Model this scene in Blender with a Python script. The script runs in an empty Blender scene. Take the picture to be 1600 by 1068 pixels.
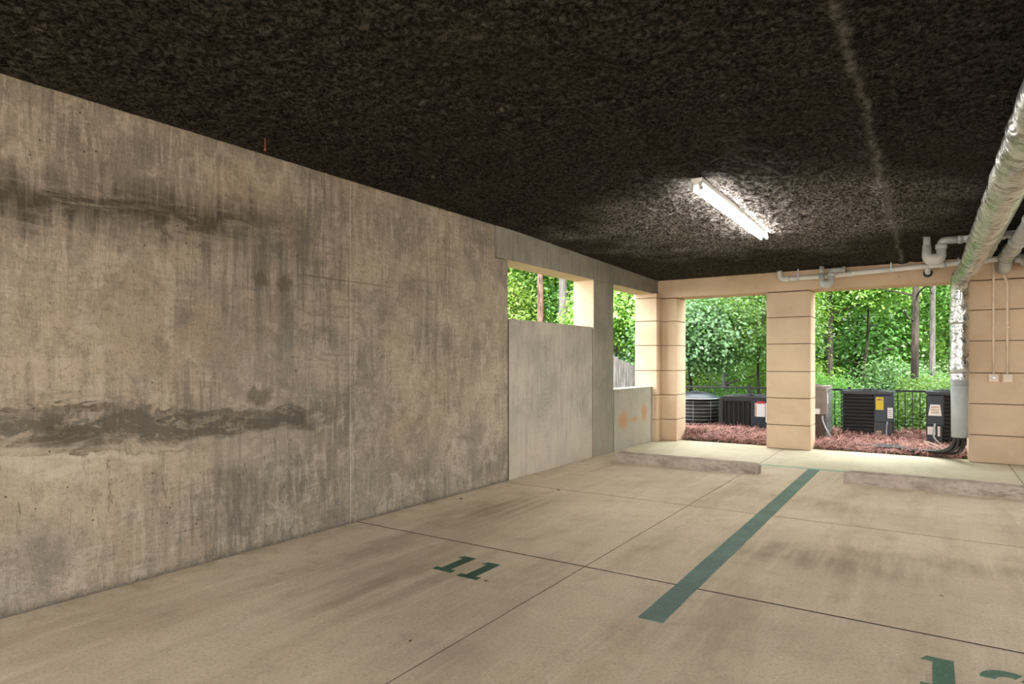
import bpy, bmesh, math, random
import numpy as np
from mathutils import Vector, Matrix, noise as mnoise

# ------------------------------------------------------------------ camera, sky, sun, exposure
scene = bpy.context.scene
COL = scene.collection
cam_data = bpy.data.cameras.new('camera')
cam_data.sensor_width = 36.0
cam_data.lens = 36.0 * 990.0 / 1600.0
cam_data.shift_y = 32.0 / 1600.0
cam_data.clip_start = 0.05
cam_data.clip_end = 400
cam = bpy.data.objects.new('camera', cam_data)
COL.objects.link(cam)
YAW = math.atan(654.0 / 990.0)
cam.location = (0, 0, 1.3)
cam.rotation_euler = (math.pi / 2, 0, YAW)
scene.camera = cam

world = bpy.data.worlds.new('hazy_sky')
scene.world = world
world.use_nodes = True
bg = world.node_tree.nodes['Background']
bg.inputs['Color'].default_value = (0.93, 0.97, 1.0, 1)
bg.inputs['Strength'].default_value = 3.7

sun_data = bpy.data.lights.new('sun', 'SUN')
sun_data.energy = 4.6
sun_data.angle = math.radians(3)
sun_data.color = (1.0, 0.93, 0.82)
sun = bpy.data.objects.new('sun', sun_data)
COL.objects.link(sun)
sun.rotation_euler = (math.radians(48), 0, math.radians(25))   # shines from behind the camera towards +Y

scene.view_settings.view_transform = 'Standard'
scene.view_settings.look = 'None'
scene.view_settings.gamma = 1.0
scene.view_settings.use_curve_mapping = False
scene.view_settings.exposure = 1.5
LAMP = 25.0

random.seed(11)
RNG = np.random.default_rng(11)

# ------------------------------------------------------------------ helpers: objects
def tag(o, label=None, cat=None, group=None, kind=None):
    if label: o['label'] = label
    if cat: o['category'] = cat
    if group: o['group'] = group
    if kind: o['kind'] = kind
    return o

def empty(name, loc=(0, 0, 0), rz=0.0, parent=None):
    o = bpy.data.objects.new(name, None)
    COL.objects.link(o)
    o.empty_display_size = 0.1
    o.location = loc
    o.rotation_euler = (0, 0, rz)
    if parent: o.parent = parent
    return o

def link(name, me, mat=None, parent=None, loc=None, rot=None):
    o = bpy.data.objects.new(name, me)
    COL.objects.link(o)
    if mat is not None and len(me.materials) == 0:
        me.materials.append(mat)
    if parent: o.parent = parent
    if loc is not None: o.location = loc
    if rot is not None: o.rotation_euler = rot
    return o

def copy_tree(o, parent=None):
    c = o.copy()
    COL.objects.link(c)
    c.parent = parent
    for ch in [k for k in bpy.data.objects if k.parent == o]:
        copy_tree(ch, c)
    return c

def bm_mesh(name, bm, smooth=False):
    me = bpy.data.meshes.new(name)
    bmesh.ops.recalc_face_normals(bm, faces=bm.faces)
    bm.to_mesh(me)
    bm.free()
    if smooth:
        me.polygons.foreach_set('use_smooth', [True] * len(me.polygons))
    return me

def bm_box(bm, a, b, bevel=0.0):
    a, b = Vector(a), Vector(b)
    r = bmesh.ops.create_cube(bm, size=1.0)
    vs = r['verts']
    for v in vs:
        v.co = Vector(((a.x + b.x) / 2 + v.co.x * (b.x - a.x), (a.y + b.y) / 2 + v.co.y * (b.y - a.y),
                       (a.z + b.z) / 2 + v.co.z * (b.z - a.z)))
    if bevel > 0:
        es = list({e for v in vs for e in v.link_edges})
        bmesh.ops.bevel(bm, geom=es, offset=bevel, segments=2, affect='EDGES', profile=0.6)

def box(name, a, b, mat, parent=None, bevel=0.0, loc=None, rot=None):
    bm = bmesh.new()
    bm_box(bm, a, b, bevel)
    return link(name, bm_mesh(name, bm), mat, parent, loc, rot)

def bm_prism(bm, poly, z0, z1):
    lo = [bm.verts.new((x, y, z0)) for x, y in poly]
    hi = [bm.verts.new((x, y, z1)) for x, y in poly]
    bm.faces.new(lo[::-1]); bm.faces.new(hi)
    n = len(poly)
    for i in range(n):
        bm.faces.new((lo[i], lo[(i + 1) % n], hi[(i + 1) % n], hi[i]))

def prism(name, poly, z0, z1, mat, parent=None, bevel=0.0):
    bm = bmesh.new()
    bm_prism(bm, poly, z0, z1)
    if bevel:
        bmesh.ops.bevel(bm, geom=list(bm.edges), offset=bevel, segments=2, affect='EDGES', profile=0.6)
    return link(name, bm_mesh(name, bm), mat, parent)

def frames(pts):
    pts = [Vector(p) for p in pts]
    out = []
    prev = None
    for i, p in enumerate(pts):
        if i == 0: t = pts[1] - pts[0]
        elif i == len(pts) - 1: t = pts[-1] - pts[-2]
        else: t = (pts[i + 1] - pts[i]).normalized() + (pts[i] - pts[i - 1]).normalized()
        t.normalize()
        if prev is None:
            up = Vector((0, 0, 1)) if abs(t.z) < 0.9 else Vector((0, 1, 0))
            n = up - t * up.dot(t)
        else:
            n = prev - t * prev.dot(t)
        n.normalize()
        prev = n
        out.append((p, t, n, t.cross(n)))
    return out

def bm_tube(bm, pts, r, seg=12, caps=True):
    fr = frames(pts)
    rs = r if hasattr(r, '__len__') else [r] * len(pts)
    rings = []
    for (p, t, n, b), rad in zip(fr, rs):
        rings.append([bm.verts.new(p + (n * math.cos(2 * math.pi * k / seg) + b * math.sin(2 * math.pi * k / seg)) * rad)
                      for k in range(seg)])
    for i in range(len(rings) - 1):
        for k in range(seg):
            bm.faces.new((rings[i][k], rings[i][(k + 1) % seg], rings[i + 1][(k + 1) % seg], rings[i + 1][k]))
    if caps:
        bm.faces.new(rings[0][::-1]); bm.faces.new(rings[-1])
    return rings

def tube(name, pts, r, mat, parent=None, seg=12, smooth=True):
    bm = bmesh.new()
    bm_tube(bm, pts, r, seg)
    me = bm_mesh(name, bm, smooth)
    return link(name, me, mat, parent)

def arc_path(pts, rad, n=6):
    """polyline with rounded corners"""
    P = [Vector(p) for p in pts]
    out = [P[0]]
    for i in range(1, len(P) - 1):
        a = (P[i - 1] - P[i]).normalized(); b = (P[i + 1] - P[i]).normalized()
        d = min(rad, (P[i - 1] - P[i]).length * 0.49, (P[i + 1] - P[i]).length * 0.49)
        s, e = P[i] + a * d, P[i] + b * d
        for k in range(n + 1):
            t = k / n
            out.append(s * (1 - t) ** 2 + P[i] * 2 * t * (1 - t) + e * t * t)
    out.append(P[-1])
    return out

def smooth_path(pts, n=8):
    P = [Vector(p) for p in pts]
    P = [P[0] * 2 - P[1]] + P + [P[-1] * 2 - P[-2]]
    out = []
    for i in range(1, len(P) - 2):
        for k in range(n):
            t = k / n
            a, b, c, d = P[i - 1], P[i], P[i + 1], P[i + 2]
            out.append(0.5 * ((2 * b) + (c - a) * t + (2 * a - 5 * b + 4 * c - d) * t * t + (3 * b - a - 3 * c + d) * t ** 3))
    out.append(P[-2])
    return out

def np_mesh(name, V, F):
    V = np.asarray(V, np.float32); F = np.asarray(F, np.int32)
    me = bpy.data.meshes.new(name)
    k = F.shape[1]
    me.vertices.add(len(V)); me.vertices.foreach_set('co', V.ravel())
    me.loops.add(F.size); me.loops.foreach_set('vertex_index', F.ravel())
    me.polygons.add(len(F))
    me.polygons.foreach_set('loop_start', np.arange(0, F.size, k, dtype=np.int32))
    me.polygons.foreach_set('loop_total', np.full(len(F), k, np.int32))
    me.update(calc_edges=True)
    me.validate()
    return me

# ------------------------------------------------------------------ helpers: materials
class NT:
    def __init__(self, name, rough=0.85, metallic=0.0, spec=0.3):
        self.m = bpy.data.materials.new(name)
        self.m.use_nodes = True
        self.t = self.m.node_tree
        self.b = self.t.nodes['Principled BSDF']
        self.b.inputs['Roughness'].default_value = rough
        self.b.inputs['Metallic'].default_value = metallic
        self.b.inputs['Specular IOR Level'].default_value = spec
        self._tc = None
    def n(self, typ): return self.t.nodes.new(typ)
    def l(self, a, b): self.t.links.new(a, b)
    def put(self, sock, v):
        if hasattr(v, 'is_output'): self.l(v, sock)
        elif isinstance(v, (tuple, list)):
            sock.default_value = tuple(v) + ((1,) if len(v) == 3 and sock.type == 'RGBA' else ())
        else: sock.default_value = v
    def obj(self):
        if self._tc is None: self._tc = self.n('ShaderNodeTexCoord')
        return self._tc.outputs['Object']
    def map(self, scale=(1, 1, 1), loc=(0, 0, 0), rot=(0, 0, 0), vec=None):
        m = self.n('ShaderNodeMapping')
        self.l(vec or self.obj(), m.inputs['Vector'])
        m.inputs['Scale'].default_value = scale; m.inputs['Location'].default_value = loc
        m.inputs['Rotation'].default_value = rot
        return m.outputs['Vector']
    def noise(self, scale, detail=4, rough=0.55, vec=None, dist=0.0, color=False):
        t = self.n('ShaderNodeTexNoise')
        self.l(vec or self.obj(), t.inputs['Vector'])
        t.inputs['Scale'].default_value = scale; t.inputs['Detail'].default_value = detail
        t.inputs['Roughness'].default_value = rough; t.inputs['Distortion'].default_value = dist
        return t.outputs['Color' if color else 'Fac']
    def voronoi(self, scale, vec=None, feature='F1', rand=1.0):
        t = self.n('ShaderNodeTexVoronoi')
        t.feature = feature
        self.l(vec or self.obj(), t.inputs['Vector'])
        t.inputs['Scale'].default_value = scale; t.inputs['Randomness'].default_value = rand
        return t.outputs['Distance']
    def ramp(self, fac, a, b, ca=0.0, cb=1.0):
        """smooth remap of fac from [a,b] to [ca,cb]"""
        r = self.n('ShaderNodeMapRange')
        r.interpolation_type = 'SMOOTHSTEP'
        self.put(r.inputs['Value'], fac)
        r.inputs['From Min'].default_value = a; r.inputs['From Max'].default_value = b
        r.inputs['To Min'].default_value = ca; r.inputs['To Max'].default_value = cb
        return r.outputs['Result']
    def math(self, op, a, b=0.0):
        r = self.n('ShaderNodeMath'); r.operation = op
        self.put(r.inputs[0], a); self.put(r.inputs[1], b)
        return r.outputs[0]
    def mix(self, fac, a, b, mode='MIX'):
        r = self.n('ShaderNodeMix'); r.data_type = 'RGBA'; r.blend_type = mode
        self.put(r.inputs[0], fac); self.put(r.inputs[6], a); self.put(r.inputs[7], b)
        return r.outputs[2]
    def xyz(self, vec=None):
        s = self.n('ShaderNodeSeparateXYZ'); self.l(vec or self.obj(), s.inputs[0])
        return s.outputs
    def band(self, v, lo, hi, soft):
        return self.math('MULTIPLY', self.ramp(v, lo - soft, lo + soft), self.ramp(v, hi - soft, hi + soft, 1, 0))
    def color(self, c): self.put(self.b.inputs['Base Color'], c)
    def bump(self, h, strength=0.3, dist=0.01, prev=None):
        r = self.n('ShaderNodeBump')
        r.inputs['Strength'].default_value = strength; r.inputs['Distance'].default_value = dist
        self.l(h, r.inputs['Height'])
        if prev: self.l(prev, r.inputs['Normal'])
        self.l(r.outputs['Normal'], self.b.inputs['Normal'])
        return r.outputs['Normal']

def plain(name, c, rough=0.6, metallic=0.0, var=0.12, scale=6.0, spec=0.4, bump=0.0):
    N = NT(name, rough, metallic, spec)
    f = N.ramp(N.noise(scale, 5), 0.3, 0.7)
    N.color(N.mix(f, tuple(x * (1 - var) for x in c), tuple(min(1, x * (1 + var)) for x in c)))
    if bump: N.bump(N.noise(scale * 12, 4), bump, 0.004)
    return N.m

def concrete_wall():
    """board-formed wall; object space = wall space (y along the wall, z up)"""
    N = NT('board_formed_concrete', 0.9, spec=0.2)
    s = N.xyz(); y, z = s[1], s[2]
    cen = lambda v, k: N.math('MULTIPLY', N.math('SUBTRACT', v, 0.5), k)
    warp = N.noise(1.4, 5, 0.6)
    big = N.noise(0.9, 7, 0.62, dist=0.8)
    mid = N.noise(4.0, 6, 0.7, dist=0.4)
    fine = N.noise(32, 5, 0.75)
    patch = N.ramp(N.noise(1.3, 5, 0.6, N.map(loc=(4, 8, 2))), 0.40, 0.62)
    patch2 = N.ramp(N.noise(1.0, 5, 0.6, N.map(loc=(7, 1, 9))), 0.42, 0.60)
    c = N.mix(N.ramp(big, 0.32, 0.68), (0.20, 0.172, 0.14), (0.42, 0.36, 0.285))
    c = N.mix(N.ramp(N.noise(0.7, 6, 0.62, N.map(loc=(3, 7, 1))), 0.44, 0.66, 0, 0.6), c, (0.42, 0.33, 0.235))
    c = N.mix(N.ramp(N.noise(1.5, 6, 0.68, N.map(loc=(9, 2, 5))), 0.48, 0.66, 0, 0.62), c, (0.165, 0.15, 0.13))
    c = N.mix(N.ramp(mid, 0.50, 0.60, 0, 0.5), c, (0.50, 0.435, 0.36))
    c = N.mix(N.ramp(N.noise(6.0, 6, 0.72, N.map(loc=(2, 2, 7))), 0.49, 0.66, 0, 0.5), c, (0.15, 0.134, 0.112))
    ver = N.noise(5.0, 6, 0.75, N.map(scale=(1, 3.2, 0.22)), dist=0.3)
    c = N.mix(N.math('MULTIPLY', patch, N.ramp(ver, 0.48, 0.58, 0, 0.55)), c, (0.125, 0.112, 0.095))
    ver2 = N.noise(7.0, 6, 0.75, N.map(scale=(1, 3.0, 0.35), loc=(0, 4, 2)), dist=0.3)
    c = N.mix(N.math('MULTIPLY', patch2, N.ramp(ver2, 0.50, 0.60, 0, 0.55)), c, (0.52, 0.45, 0.37))
    hor = N.noise(5.0, 6, 0.72, N.map(scale=(1, 0.4, 3.0), loc=(0, 2, 5)), dist=1.2)
    c = N.mix(N.math('MULTIPLY', patch, N.ramp(hor, 0.50, 0.60, 0, 0.4)), c, (0.17, 0.15, 0.122))
    c = N.mix(N.ramp(fine, 0.5, 0.66, 0, 0.5), c, (0.14, 0.125, 0.105))
    c = N.mix(N.ramp(N.noise(60, 5, 0.75), 0.54, 0.66, 0, 0.35), c, (0.56, 0.50, 0.42))
    # dark damp band high on the wall towards the entrance
    zz = N.math('ADD', N.math('ADD', z, cen(warp, 0.22)), N.math('ADD', N.math('MULTIPLY', y, -0.05), cen(ver, 0.5)))
    band = N.math('MULTIPLY', N.band(zz, 1.98, 2.22, 0.15), N.ramp(N.math('ADD', y, cen(mid, 1.2)), 2.4, 3.6, 1, 0))
    band = N.math('MULTIPLY', band, N.ramp(N.noise(4, 6, 0.75, N.map(scale=(1, 0.5, 2.6)), dist=0.6), 0.36, 0.54, 0.4, 1))
    c = N.mix(N.math('MULTIPLY', band, 1.0), c, (0.060, 0.051, 0.036))
    # grey weathering on the middle of the first panel
    gy = N.math('MULTIPLY', N.band(N.math('ADD', y, cen(big, 1.6)), 2.5, 3.3, 0.25), N.band(N.math('ADD', z, cen(mid, 0.8)), 1.35, 2.25, 0.25))
    c = N.mix(N.math('MULTIPLY', gy, N.ramp(ver, 0.40, 0.62, 0.1, 0.7)), c, (0.15, 0.14, 0.125))
    # pour line: rough grey ledge about a metre up
    rough_n = N.noise(3.2, 6, 0.72, N.map(scale=(1, 0.55, 1.6), loc=(1, 1, 8)), dist=0.8)
    z2 = N.math('ADD', N.math('ADD', z, cen(warp, 0.10)), N.math('ADD', N.math('MULTIPLY', y, 0.045), cen(rough_n, 0.34)))
    near = N.ramp(N.math('ADD', y, cen(mid, 0.5)), 3.05, 3.35, 1, 0)
    ledge = N.math('MULTIPLY', N.band(z2, 0.94, 1.10, 0.03), near)
    ledge = N.math('MULTIPLY', ledge, N.ramp(N.noise(7, 6, 0.75, N.map(scale=(1, 0.7, 1.5))), 0.40, 0.52, 0.2, 1))
    c = N.mix(N.math('MULTIPLY', ledge, 0.9), c, (0.105, 0.098, 0.08))
    edge = N.math('MULTIPLY', N.band(z2, 1.10, 1.122, 0.010), near)
    c = N.mix(N.math('MULTIPLY', edge, N.ramp(mid, 0.4, 0.6, 0.2, 0.8)), c, (0.06, 0.05, 0.036))
    stub = N.math('MULTIPLY', N.band(z2, 0.865, 0.885, 0.012), near)
    c = N.mix(N.math('MULTIPLY', stub, N.ramp(big, 0.45, 0.6, 0.0, 0.7)), c, (0.09, 0.078, 0.06))
    low = N.math('MULTIPLY', N.band(z2, 0.74, 0.94, 0.05), near)
    c = N.mix(N.math('MULTIPLY', low, 0.3), c, (0.44, 0.38, 0.295))
    # tan wash low down towards the entrance
    wash = N.math('MULTIPLY', N.ramp(N.math('ADD', y, cen(warp, 1.2)), 1.1, 1.9, 1, 0), N.band(N.math('ADD', z, cen(mid, 0.5)), 0.45, 0.85, 0.15))
    c = N.mix(N.math('MULTIPLY', wash, 0.3), c, (0.46, 0.35, 0.22))
    # thin drip lines under the ledge
    dv = N.noise(8.0, 3, 0.5, N.map(scale=(1, 2.6, 0.25), loc=(0, 9, 3)), dist=0.5)
    dripz = N.band(N.math('ADD', z, cen(big, 0.5)), 0.42, 0.86, 0.10)
    drip = N.math('MULTIPLY', N.band(dv, 0.615, 0.628, 0.008), N.math('MULTIPLY', dripz, near))
    c = N.mix(N.math('MULTIPLY', drip, 0.7), c, (0.07, 0.058, 0.042))
    # dark patches
    for (py, pz, ry, rz) in ((2.74, 1.88, 0.075, 0.06), (2.93, 1.86, 0.06, 0.065), (2.72, 1.07, 0.10, 0.07), (2.08, 2.07, 0.04, 0.02)):
        dy = N.math('DIVIDE', N.math('SUBTRACT', N.math('ADD', y, cen(mid, 0.26)), py), ry)
        dz = N.math('DIVIDE', N.math('SUBTRACT', N.math('ADD', z, cen(ver2, 0.22)), pz), rz)
        d = N.math('SQRT', N.math('ADD', N.math('MULTIPLY', dy, dy), N.math('MULTIPLY', dz, dz)))
        c = N.mix(N.ramp(d, 0.6, 1.2, 0.72, 0), c, (0.115, 0.098, 0.068))
    # dark smear running down from the ledge near the entrance, with broken pale edge
    sm = N.math('MULTIPLY', N.band(N.math('ADD', y, cen(mid, 0.7)), 1.42, 1.75, 0.14), N.band(N.math('ADD', z, cen(rough_n, 0.5)), 0.80, 1.0, 0.03))
    sm = N.math('MULTIPLY', sm, N.ramp(rough_n, 0.42, 0.58, 0.1, 1))
    c = N.mix(N.math('MULTIPLY', sm, 0.65), c, (0.10, 0.082, 0.055))
    pale = N.math('MULTIPLY', N.band(N.math('ADD', y, cen(warp, 0.8)), 1.2, 2.0, 0.2), N.band(N.math('ADD', z, cen(rough_n, 0.6)), 0.74, 0.80, 0.02))
    c = N.mix(N.math('MULTIPLY', pale, 0.6), c, (0.52, 0.45, 0.36))
    # plywood grain swirls
    w = N.n('ShaderNodeTexWave'); w.wave_type = 'BANDS'; w.bands_direction = 'Z'
    N.l(N.map(scale=(1, 0.35, 1.0)), w.inputs['Vector'])
    w.inputs['Scale'].default_value = 8.0; w.inputs['Distortion'].default_value = 16.0; w.inputs['Detail'].default_value = 3.0; w.inputs['Detail Scale'].default_value = 0.9
    c = N.mix(N.math('MULTIPLY', N.math('MULTIPLY', patch2, N.ramp(w.outputs['Fac'], 0.3, 0.8)), 0.13), c, (0.16, 0.142, 0.118))
    # form lines
    c = N.mix(N.math('MULTIPLY', N.band(N.math('ADD', y, cen(mid, 0.01)), 3.532, 3.548, 0.004), 0.3), c, (0.58, 0.50, 0.41))
    c = N.mix(N.math('MULTIPLY', N.math('MULTIPLY', N.band(z, 1.949, 1.957, 0.003), N.band(y, 3.05, 3.95, 0.2)), 0.6), c, (0.10, 0.075, 0.05))
    # grime at the foot of the wall
    foot = N.ramp(N.math('ADD', z, cen(fine, 0.16)), -0.01, 0.055, 0.85, 0)
    c = N.mix(foot, c, (0.11, 0.10, 0.085))
    # bug holes
    hv = N.voronoi(14.0)
    holes = N.math('MULTIPLY', N.ramp(hv, 0.05, 0.085, 1, 0), N.ramp(N.noise(2.2, 3), 0.50, 0.58))
    c = N.mix(N.math('MULTIPLY', holes, 0.85), c, (0.05, 0.042, 0.03))
    h2 = N.ramp(N.voronoi(6.0, N.map(loc=(2, 3, 4))), 0.028, 0.045, 1, 0)
    c = N.mix(N.math('MULTIPLY', h2, 0.8), c, (0.05, 0.04, 0.028))
    c = N.mix(1.0, c, (0.89, 0.85, 0.80), 'MULTIPLY')
    N.color(c)
    h = N.math('ADD', N.math('MULTIPLY', mid, 0.6), N.math('MULTIPLY', fine, 0.4))
    h = N.math('SUBTRACT', h, N.math('MULTIPLY', holes, 0.8))
    h = N.math('SUBTRACT', h, N.math('MULTIPLY', ledge, 0.5))
    h = N.math('SUBTRACT', h, N.math('MULTIPLY', ver, 0.4))
    h = N.math('SUBTRACT', h, N.math('MULTIPLY', sm, 0.6))
    N.bump(h, 0.8, 0.014)
    return N.m

def concrete_infill(name, rust=False, tint=(1, 1, 1)):
    N = NT(name, 0.9, spec=0.2)
    s = N.xyz(); y, z = s[1], s[2]
    big = N.noise(1.6, 6, 0.6)
    c = N.mix(N.ramp(big, 0.32, 0.68), (0.29, 0.26, 0.215), (0.46, 0.405, 0.33))
    w = N.n('ShaderNodeTexWave')
    w.wave_type = 'RINGS'; w.rings_direction = 'SPHERICAL'
    N.l(N.map(scale=(1, 1.0, 0.55), loc=(0, -6.6, -0.75)), w.inputs['Vector'])
    w.inputs['Scale'].default_value = 9.0; w.inputs['Distortion'].default_value = 7.0
    w.inputs['Detail'].default_value = 3.0; w.inputs['Detail Scale'].default_value = 1.6
    c = N.mix(N.math('MULTIPLY', w.outputs['Fac'], 0.22), c, (0.48, 0.44, 0.37))
    ver = N.noise(6.0, 8, 0.72, N.map(scale=(1, 3.5, 0.3), loc=(2, 3, 1)))
    c = N.mix(N.ramp(ver, 0.48, 0.68, 0, 0.5), c, (0.15, 0.142, 0.125))
    low = N.ramp(N.math('ADD', z, N.math('MULTIPLY', N.math('SUBTRACT', big, 0.5), 1.2)), 0.2, 0.8, 0.45, 0)
    c = N.mix(low, c, (0.44, 0.38, 0.29))
    fine = N.noise(40, 6, 0.7)
    c = N.mix(N.ramp(fine, 0.5, 0.75, 0, 0.4), c, (0.17, 0.155, 0.13))
    hv = N.voronoi(6.0)
    c = N.mix(N.ramp(hv, 0.03, 0.05, 0.8, 0), c, (0.06, 0.05, 0.035))
    if rust:
        c = N.mix(0.4, c, (0.30, 0.30, 0.23))
        n = N.noise(5, 6, 0.7)
        for (py, pz, ry, rz) in ((8.84, 0.43, 0.20, 0.15), (9.62, 0.50, 0.17, 0.17), (9.25, 0.42, 0.15, 0.05)):
            dy = N.math('DIVIDE', N.math('SUBTRACT', N.math('ADD', y, N.math('MULTIPLY', N.math('SUBTRACT', n, 0.5), 0.4)), py), ry)
            dz = N.math('DIVIDE', N.math('SUBTRACT', N.math('ADD', z, N.math('MULTIPLY', N.math('SUBTRACT', fine, 0.5), 0.3)), pz), rz)
            d = N.math('SQRT', N.math('ADD', N.math('MULTIPLY', dy, dy), N.math('MULTIPLY', dz, dz)))
            c = N.mix(N.ramp(d, 0.4, 1.2, 0.7, 0), c, (0.42, 0.19, 0.07))
    if tint != (1, 1, 1): c = N.mix(1.0, c, tint, 'MULTIPLY')
    N.color(c)
    N.bump(N.math('ADD', N.math('MULTIPLY', w.outputs['Fac'], 0.5), fine), 0.45, 0.010)
    return N.m

def stucco():
    N = NT('peach_painted_block', 0.85, spec=0.25)
    c = N.mix(N.ramp(N.noise(1.6, 6, 0.6), 0.3, 0.7), (0.495, 0.35, 0.23), (0.585, 0.43, 0.295))
    c = N.mix(N.ramp(N.noise(7, 7, 0.7), 0.56, 0.75, 0, 0.3), c, (0.42, 0.29, 0.18))
    z = N.xyz()[2]
    hv = N.voronoi(3.3, N.map(loc=(1, 5, 2)))
    c = N.mix(N.ramp(hv, 0.02, 0.035, 0.8, 0), c, (0.10, 0.06, 0.03))
    N.color(c)
    N.bump(N.noise(70, 5, 0.7), 0.25, 0.004)
    return N.m

def floor_mat(name='parking_slab_concrete'):
    N = NT(name, 0.72, spec=0.35)
    s = N.xyz(); x, y = s[0], s[1]
    big = N.noise(0.7, 6, 0.6)
    c = N.mix(N.ramp(big, 0.3, 0.7), (0.45, 0.36, 0.258), (0.61, 0.497, 0.365))
    # brushed tyre tracks run along the bays
    tr = N.noise(1.6, 7, 0.65, N.map(scale=(1.6, 0.32, 1)))
    c = N.mix(N.ramp(tr, 0.46, 0.66, 0, 0.5), c, (0.31, 0.225, 0.15))
    tr2 = N.noise(3.0, 8, 0.7, N.map(scale=(3.0, 0.30, 1), loc=(5, 1, 0), rot=(0, 0, 0.05)))
    c = N.mix(N.ramp(tr2, 0.50, 0.70, 0, 0.45), c, (0.68, 0.57, 0.44))
    mid = N.noise(5, 8, 0.7)
    c = N.mix(N.ramp(mid, 0.5, 0.75, 0, 0.4), c, (0.29, 0.22, 0.15))
    fine = N.noise(60, 6, 0.75)
    c = N.mix(N.ramp(fine, 0.48, 0.62, 0, 0.45), c, (0.27, 0.20, 0.14))
    c = N.mix(N.ramp(N.noise(110, 4, 0.8), 0.54, 0.66, 0, 0.4), c, (0.70, 0.61, 0.50))
    # oil and tyre stains
    def blob(px, py, rx, ry, a, col, c):
        dx = N.math('DIVIDE', N.math('SUBTRACT', N.math('ADD', x, N.math('MULTIPLY', N.math('SUBTRACT', mid, 0.5), 0.7)), px), rx)
        dy = N.math('DIVIDE', N.math('SUBTRACT', N.math('ADD', y, N.math('MULTIPLY', N.math('SUBTRACT', big, 0.5), 1.0)), py), ry)
        d = N.math('SQRT', N.math('ADD', N.math('MULTIPLY', dx, dx), N.math('MULTIPLY', dy, dy)))
        return N.mix(N.math('MULTIPLY', N.ramp(d, 0.2, 1.25, a, 0), N.ramp(tr2, 0.30, 0.62, 1.0, 0.35)), c, col)
    dk = (0.16, 0.115, 0.075)
    c = blob(-3.15, 4.65, 0.42, 0.9, 0.6, dk, c)
    c = blob(-0.55, 4.55, 0.75, 0.35, 0.62, (0.15, 0.115, 0.085), c)
    c = blob(0.05, 4.95, 0.9, 0.22, 0.5, (0.17, 0.12, 0.08), c)
    c = blob(-0.75, 6.35, 0.45, 0.3, 0.4, dk, c)
    c = blob(-2.55, 2.6, 0.9, 0.5, 0.45, dk, c)
    c = blob(-1.9, 2.1, 0.35, 0.25, 0.4, (0.2, 0.17, 0.13), c)
    c = blob(-3.1, 3.3, 0.5, 0.9, 0.4, dk, c)
    # green light off the woods, painted into the slab by the openings
    green_bounce = N.math('MULTIPLY', N.ramp(N.math('ADD', y, N.math('MULTIPLY', N.math('SUBTRACT', mid, 0.5), 0.6)), 7.9, 9.3, 0, 1), N.ramp(big, 0.25, 0.6, 0.5, 0.9))
    c = N.mix(N.math('MULTIPLY', green_bounce, 0.45), c, (0.58, 0.60, 0.40))
    # grit along the left wall
    c = N.mix(N.math('MULTIPLY', N.ramp(x, -3.9, -3.55, 0.5, 0), N.ramp(mid, 0.4, 0.65)), c, (0.33, 0.25, 0.13))
    N.color(c)
    N.put(N.b.inputs['Roughness'], N.ramp(mid, 0.3, 0.7, 0.6, 0.85))
    N.bump(N.math('ADD', N.math('MULTIPLY', fine, 0.7), mid), 0.25, 0.006)
    return N.m

def ceiling_mat():
    N = NT('sprayed_fireproofing', 0.95, spec=0.1)
    s = N.xyz(); x, y = s[0], s[1]
    a = N.noise(40, 6, 0.78)
    c = N.mix(N.ramp(a, 0.42, 0.64), (0.010, 0.0085, 0.0065), (0.112, 0.096, 0.077))
    c = N.mix(N.ramp(N.noise(0.8, 4, 0.6), 0.5, 0.75, 0, 0.3), c, (0.06, 0.046, 0.031))
    # lamplight painted as pale crust flecks around the lamp; pale slab seam
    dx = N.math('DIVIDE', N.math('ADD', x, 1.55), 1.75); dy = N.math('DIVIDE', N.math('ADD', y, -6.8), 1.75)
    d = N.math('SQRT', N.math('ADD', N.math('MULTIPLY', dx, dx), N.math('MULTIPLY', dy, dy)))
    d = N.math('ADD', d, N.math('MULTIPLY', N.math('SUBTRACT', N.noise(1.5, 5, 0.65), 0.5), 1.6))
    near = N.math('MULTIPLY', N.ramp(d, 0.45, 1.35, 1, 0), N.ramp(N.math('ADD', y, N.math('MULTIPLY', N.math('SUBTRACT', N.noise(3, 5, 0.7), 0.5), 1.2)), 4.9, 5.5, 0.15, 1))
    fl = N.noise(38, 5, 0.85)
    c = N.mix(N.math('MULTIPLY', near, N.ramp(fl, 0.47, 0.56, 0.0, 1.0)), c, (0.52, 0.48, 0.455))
    c = N.mix(N.math('MULTIPLY', N.ramp(N.noise(1.3, 4), 0.45, 0.62, 0.15, 1), N.ramp(N.noise(48, 5, 0.85), 0.57, 0.64, 0, 0.75)), c, (0.26, 0.22, 0.18))
    c = N.mix(N.ramp(N.noise(9, 3, 0.5), 0.70, 0.76, 0, 0.6), c, (0.24, 0.20, 0.15))
    sm = N.math('ADD', x, N.math('MULTIPLY', N.math('SUBTRACT', N.noise(3, 6, 0.7), 0.5), 0.16))
    seam = N.band(sm, -0.335, -0.297, 0.018)
    c = N.mix(N.math('MULTIPLY', seam, N.ramp(N.noise(26, 6, 0.85), 0.42, 0.58, 0.1, 0.9)), c, (0.27, 0.24, 0.205))
    N.color(c)
    N.bump(N.math('ADD', N.noise(70, 6, 0.85), N.math('MULTIPLY', N.noise(28, 5, 0.7), 0.7)), 1.0, 0.03)
    return N.m

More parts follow.
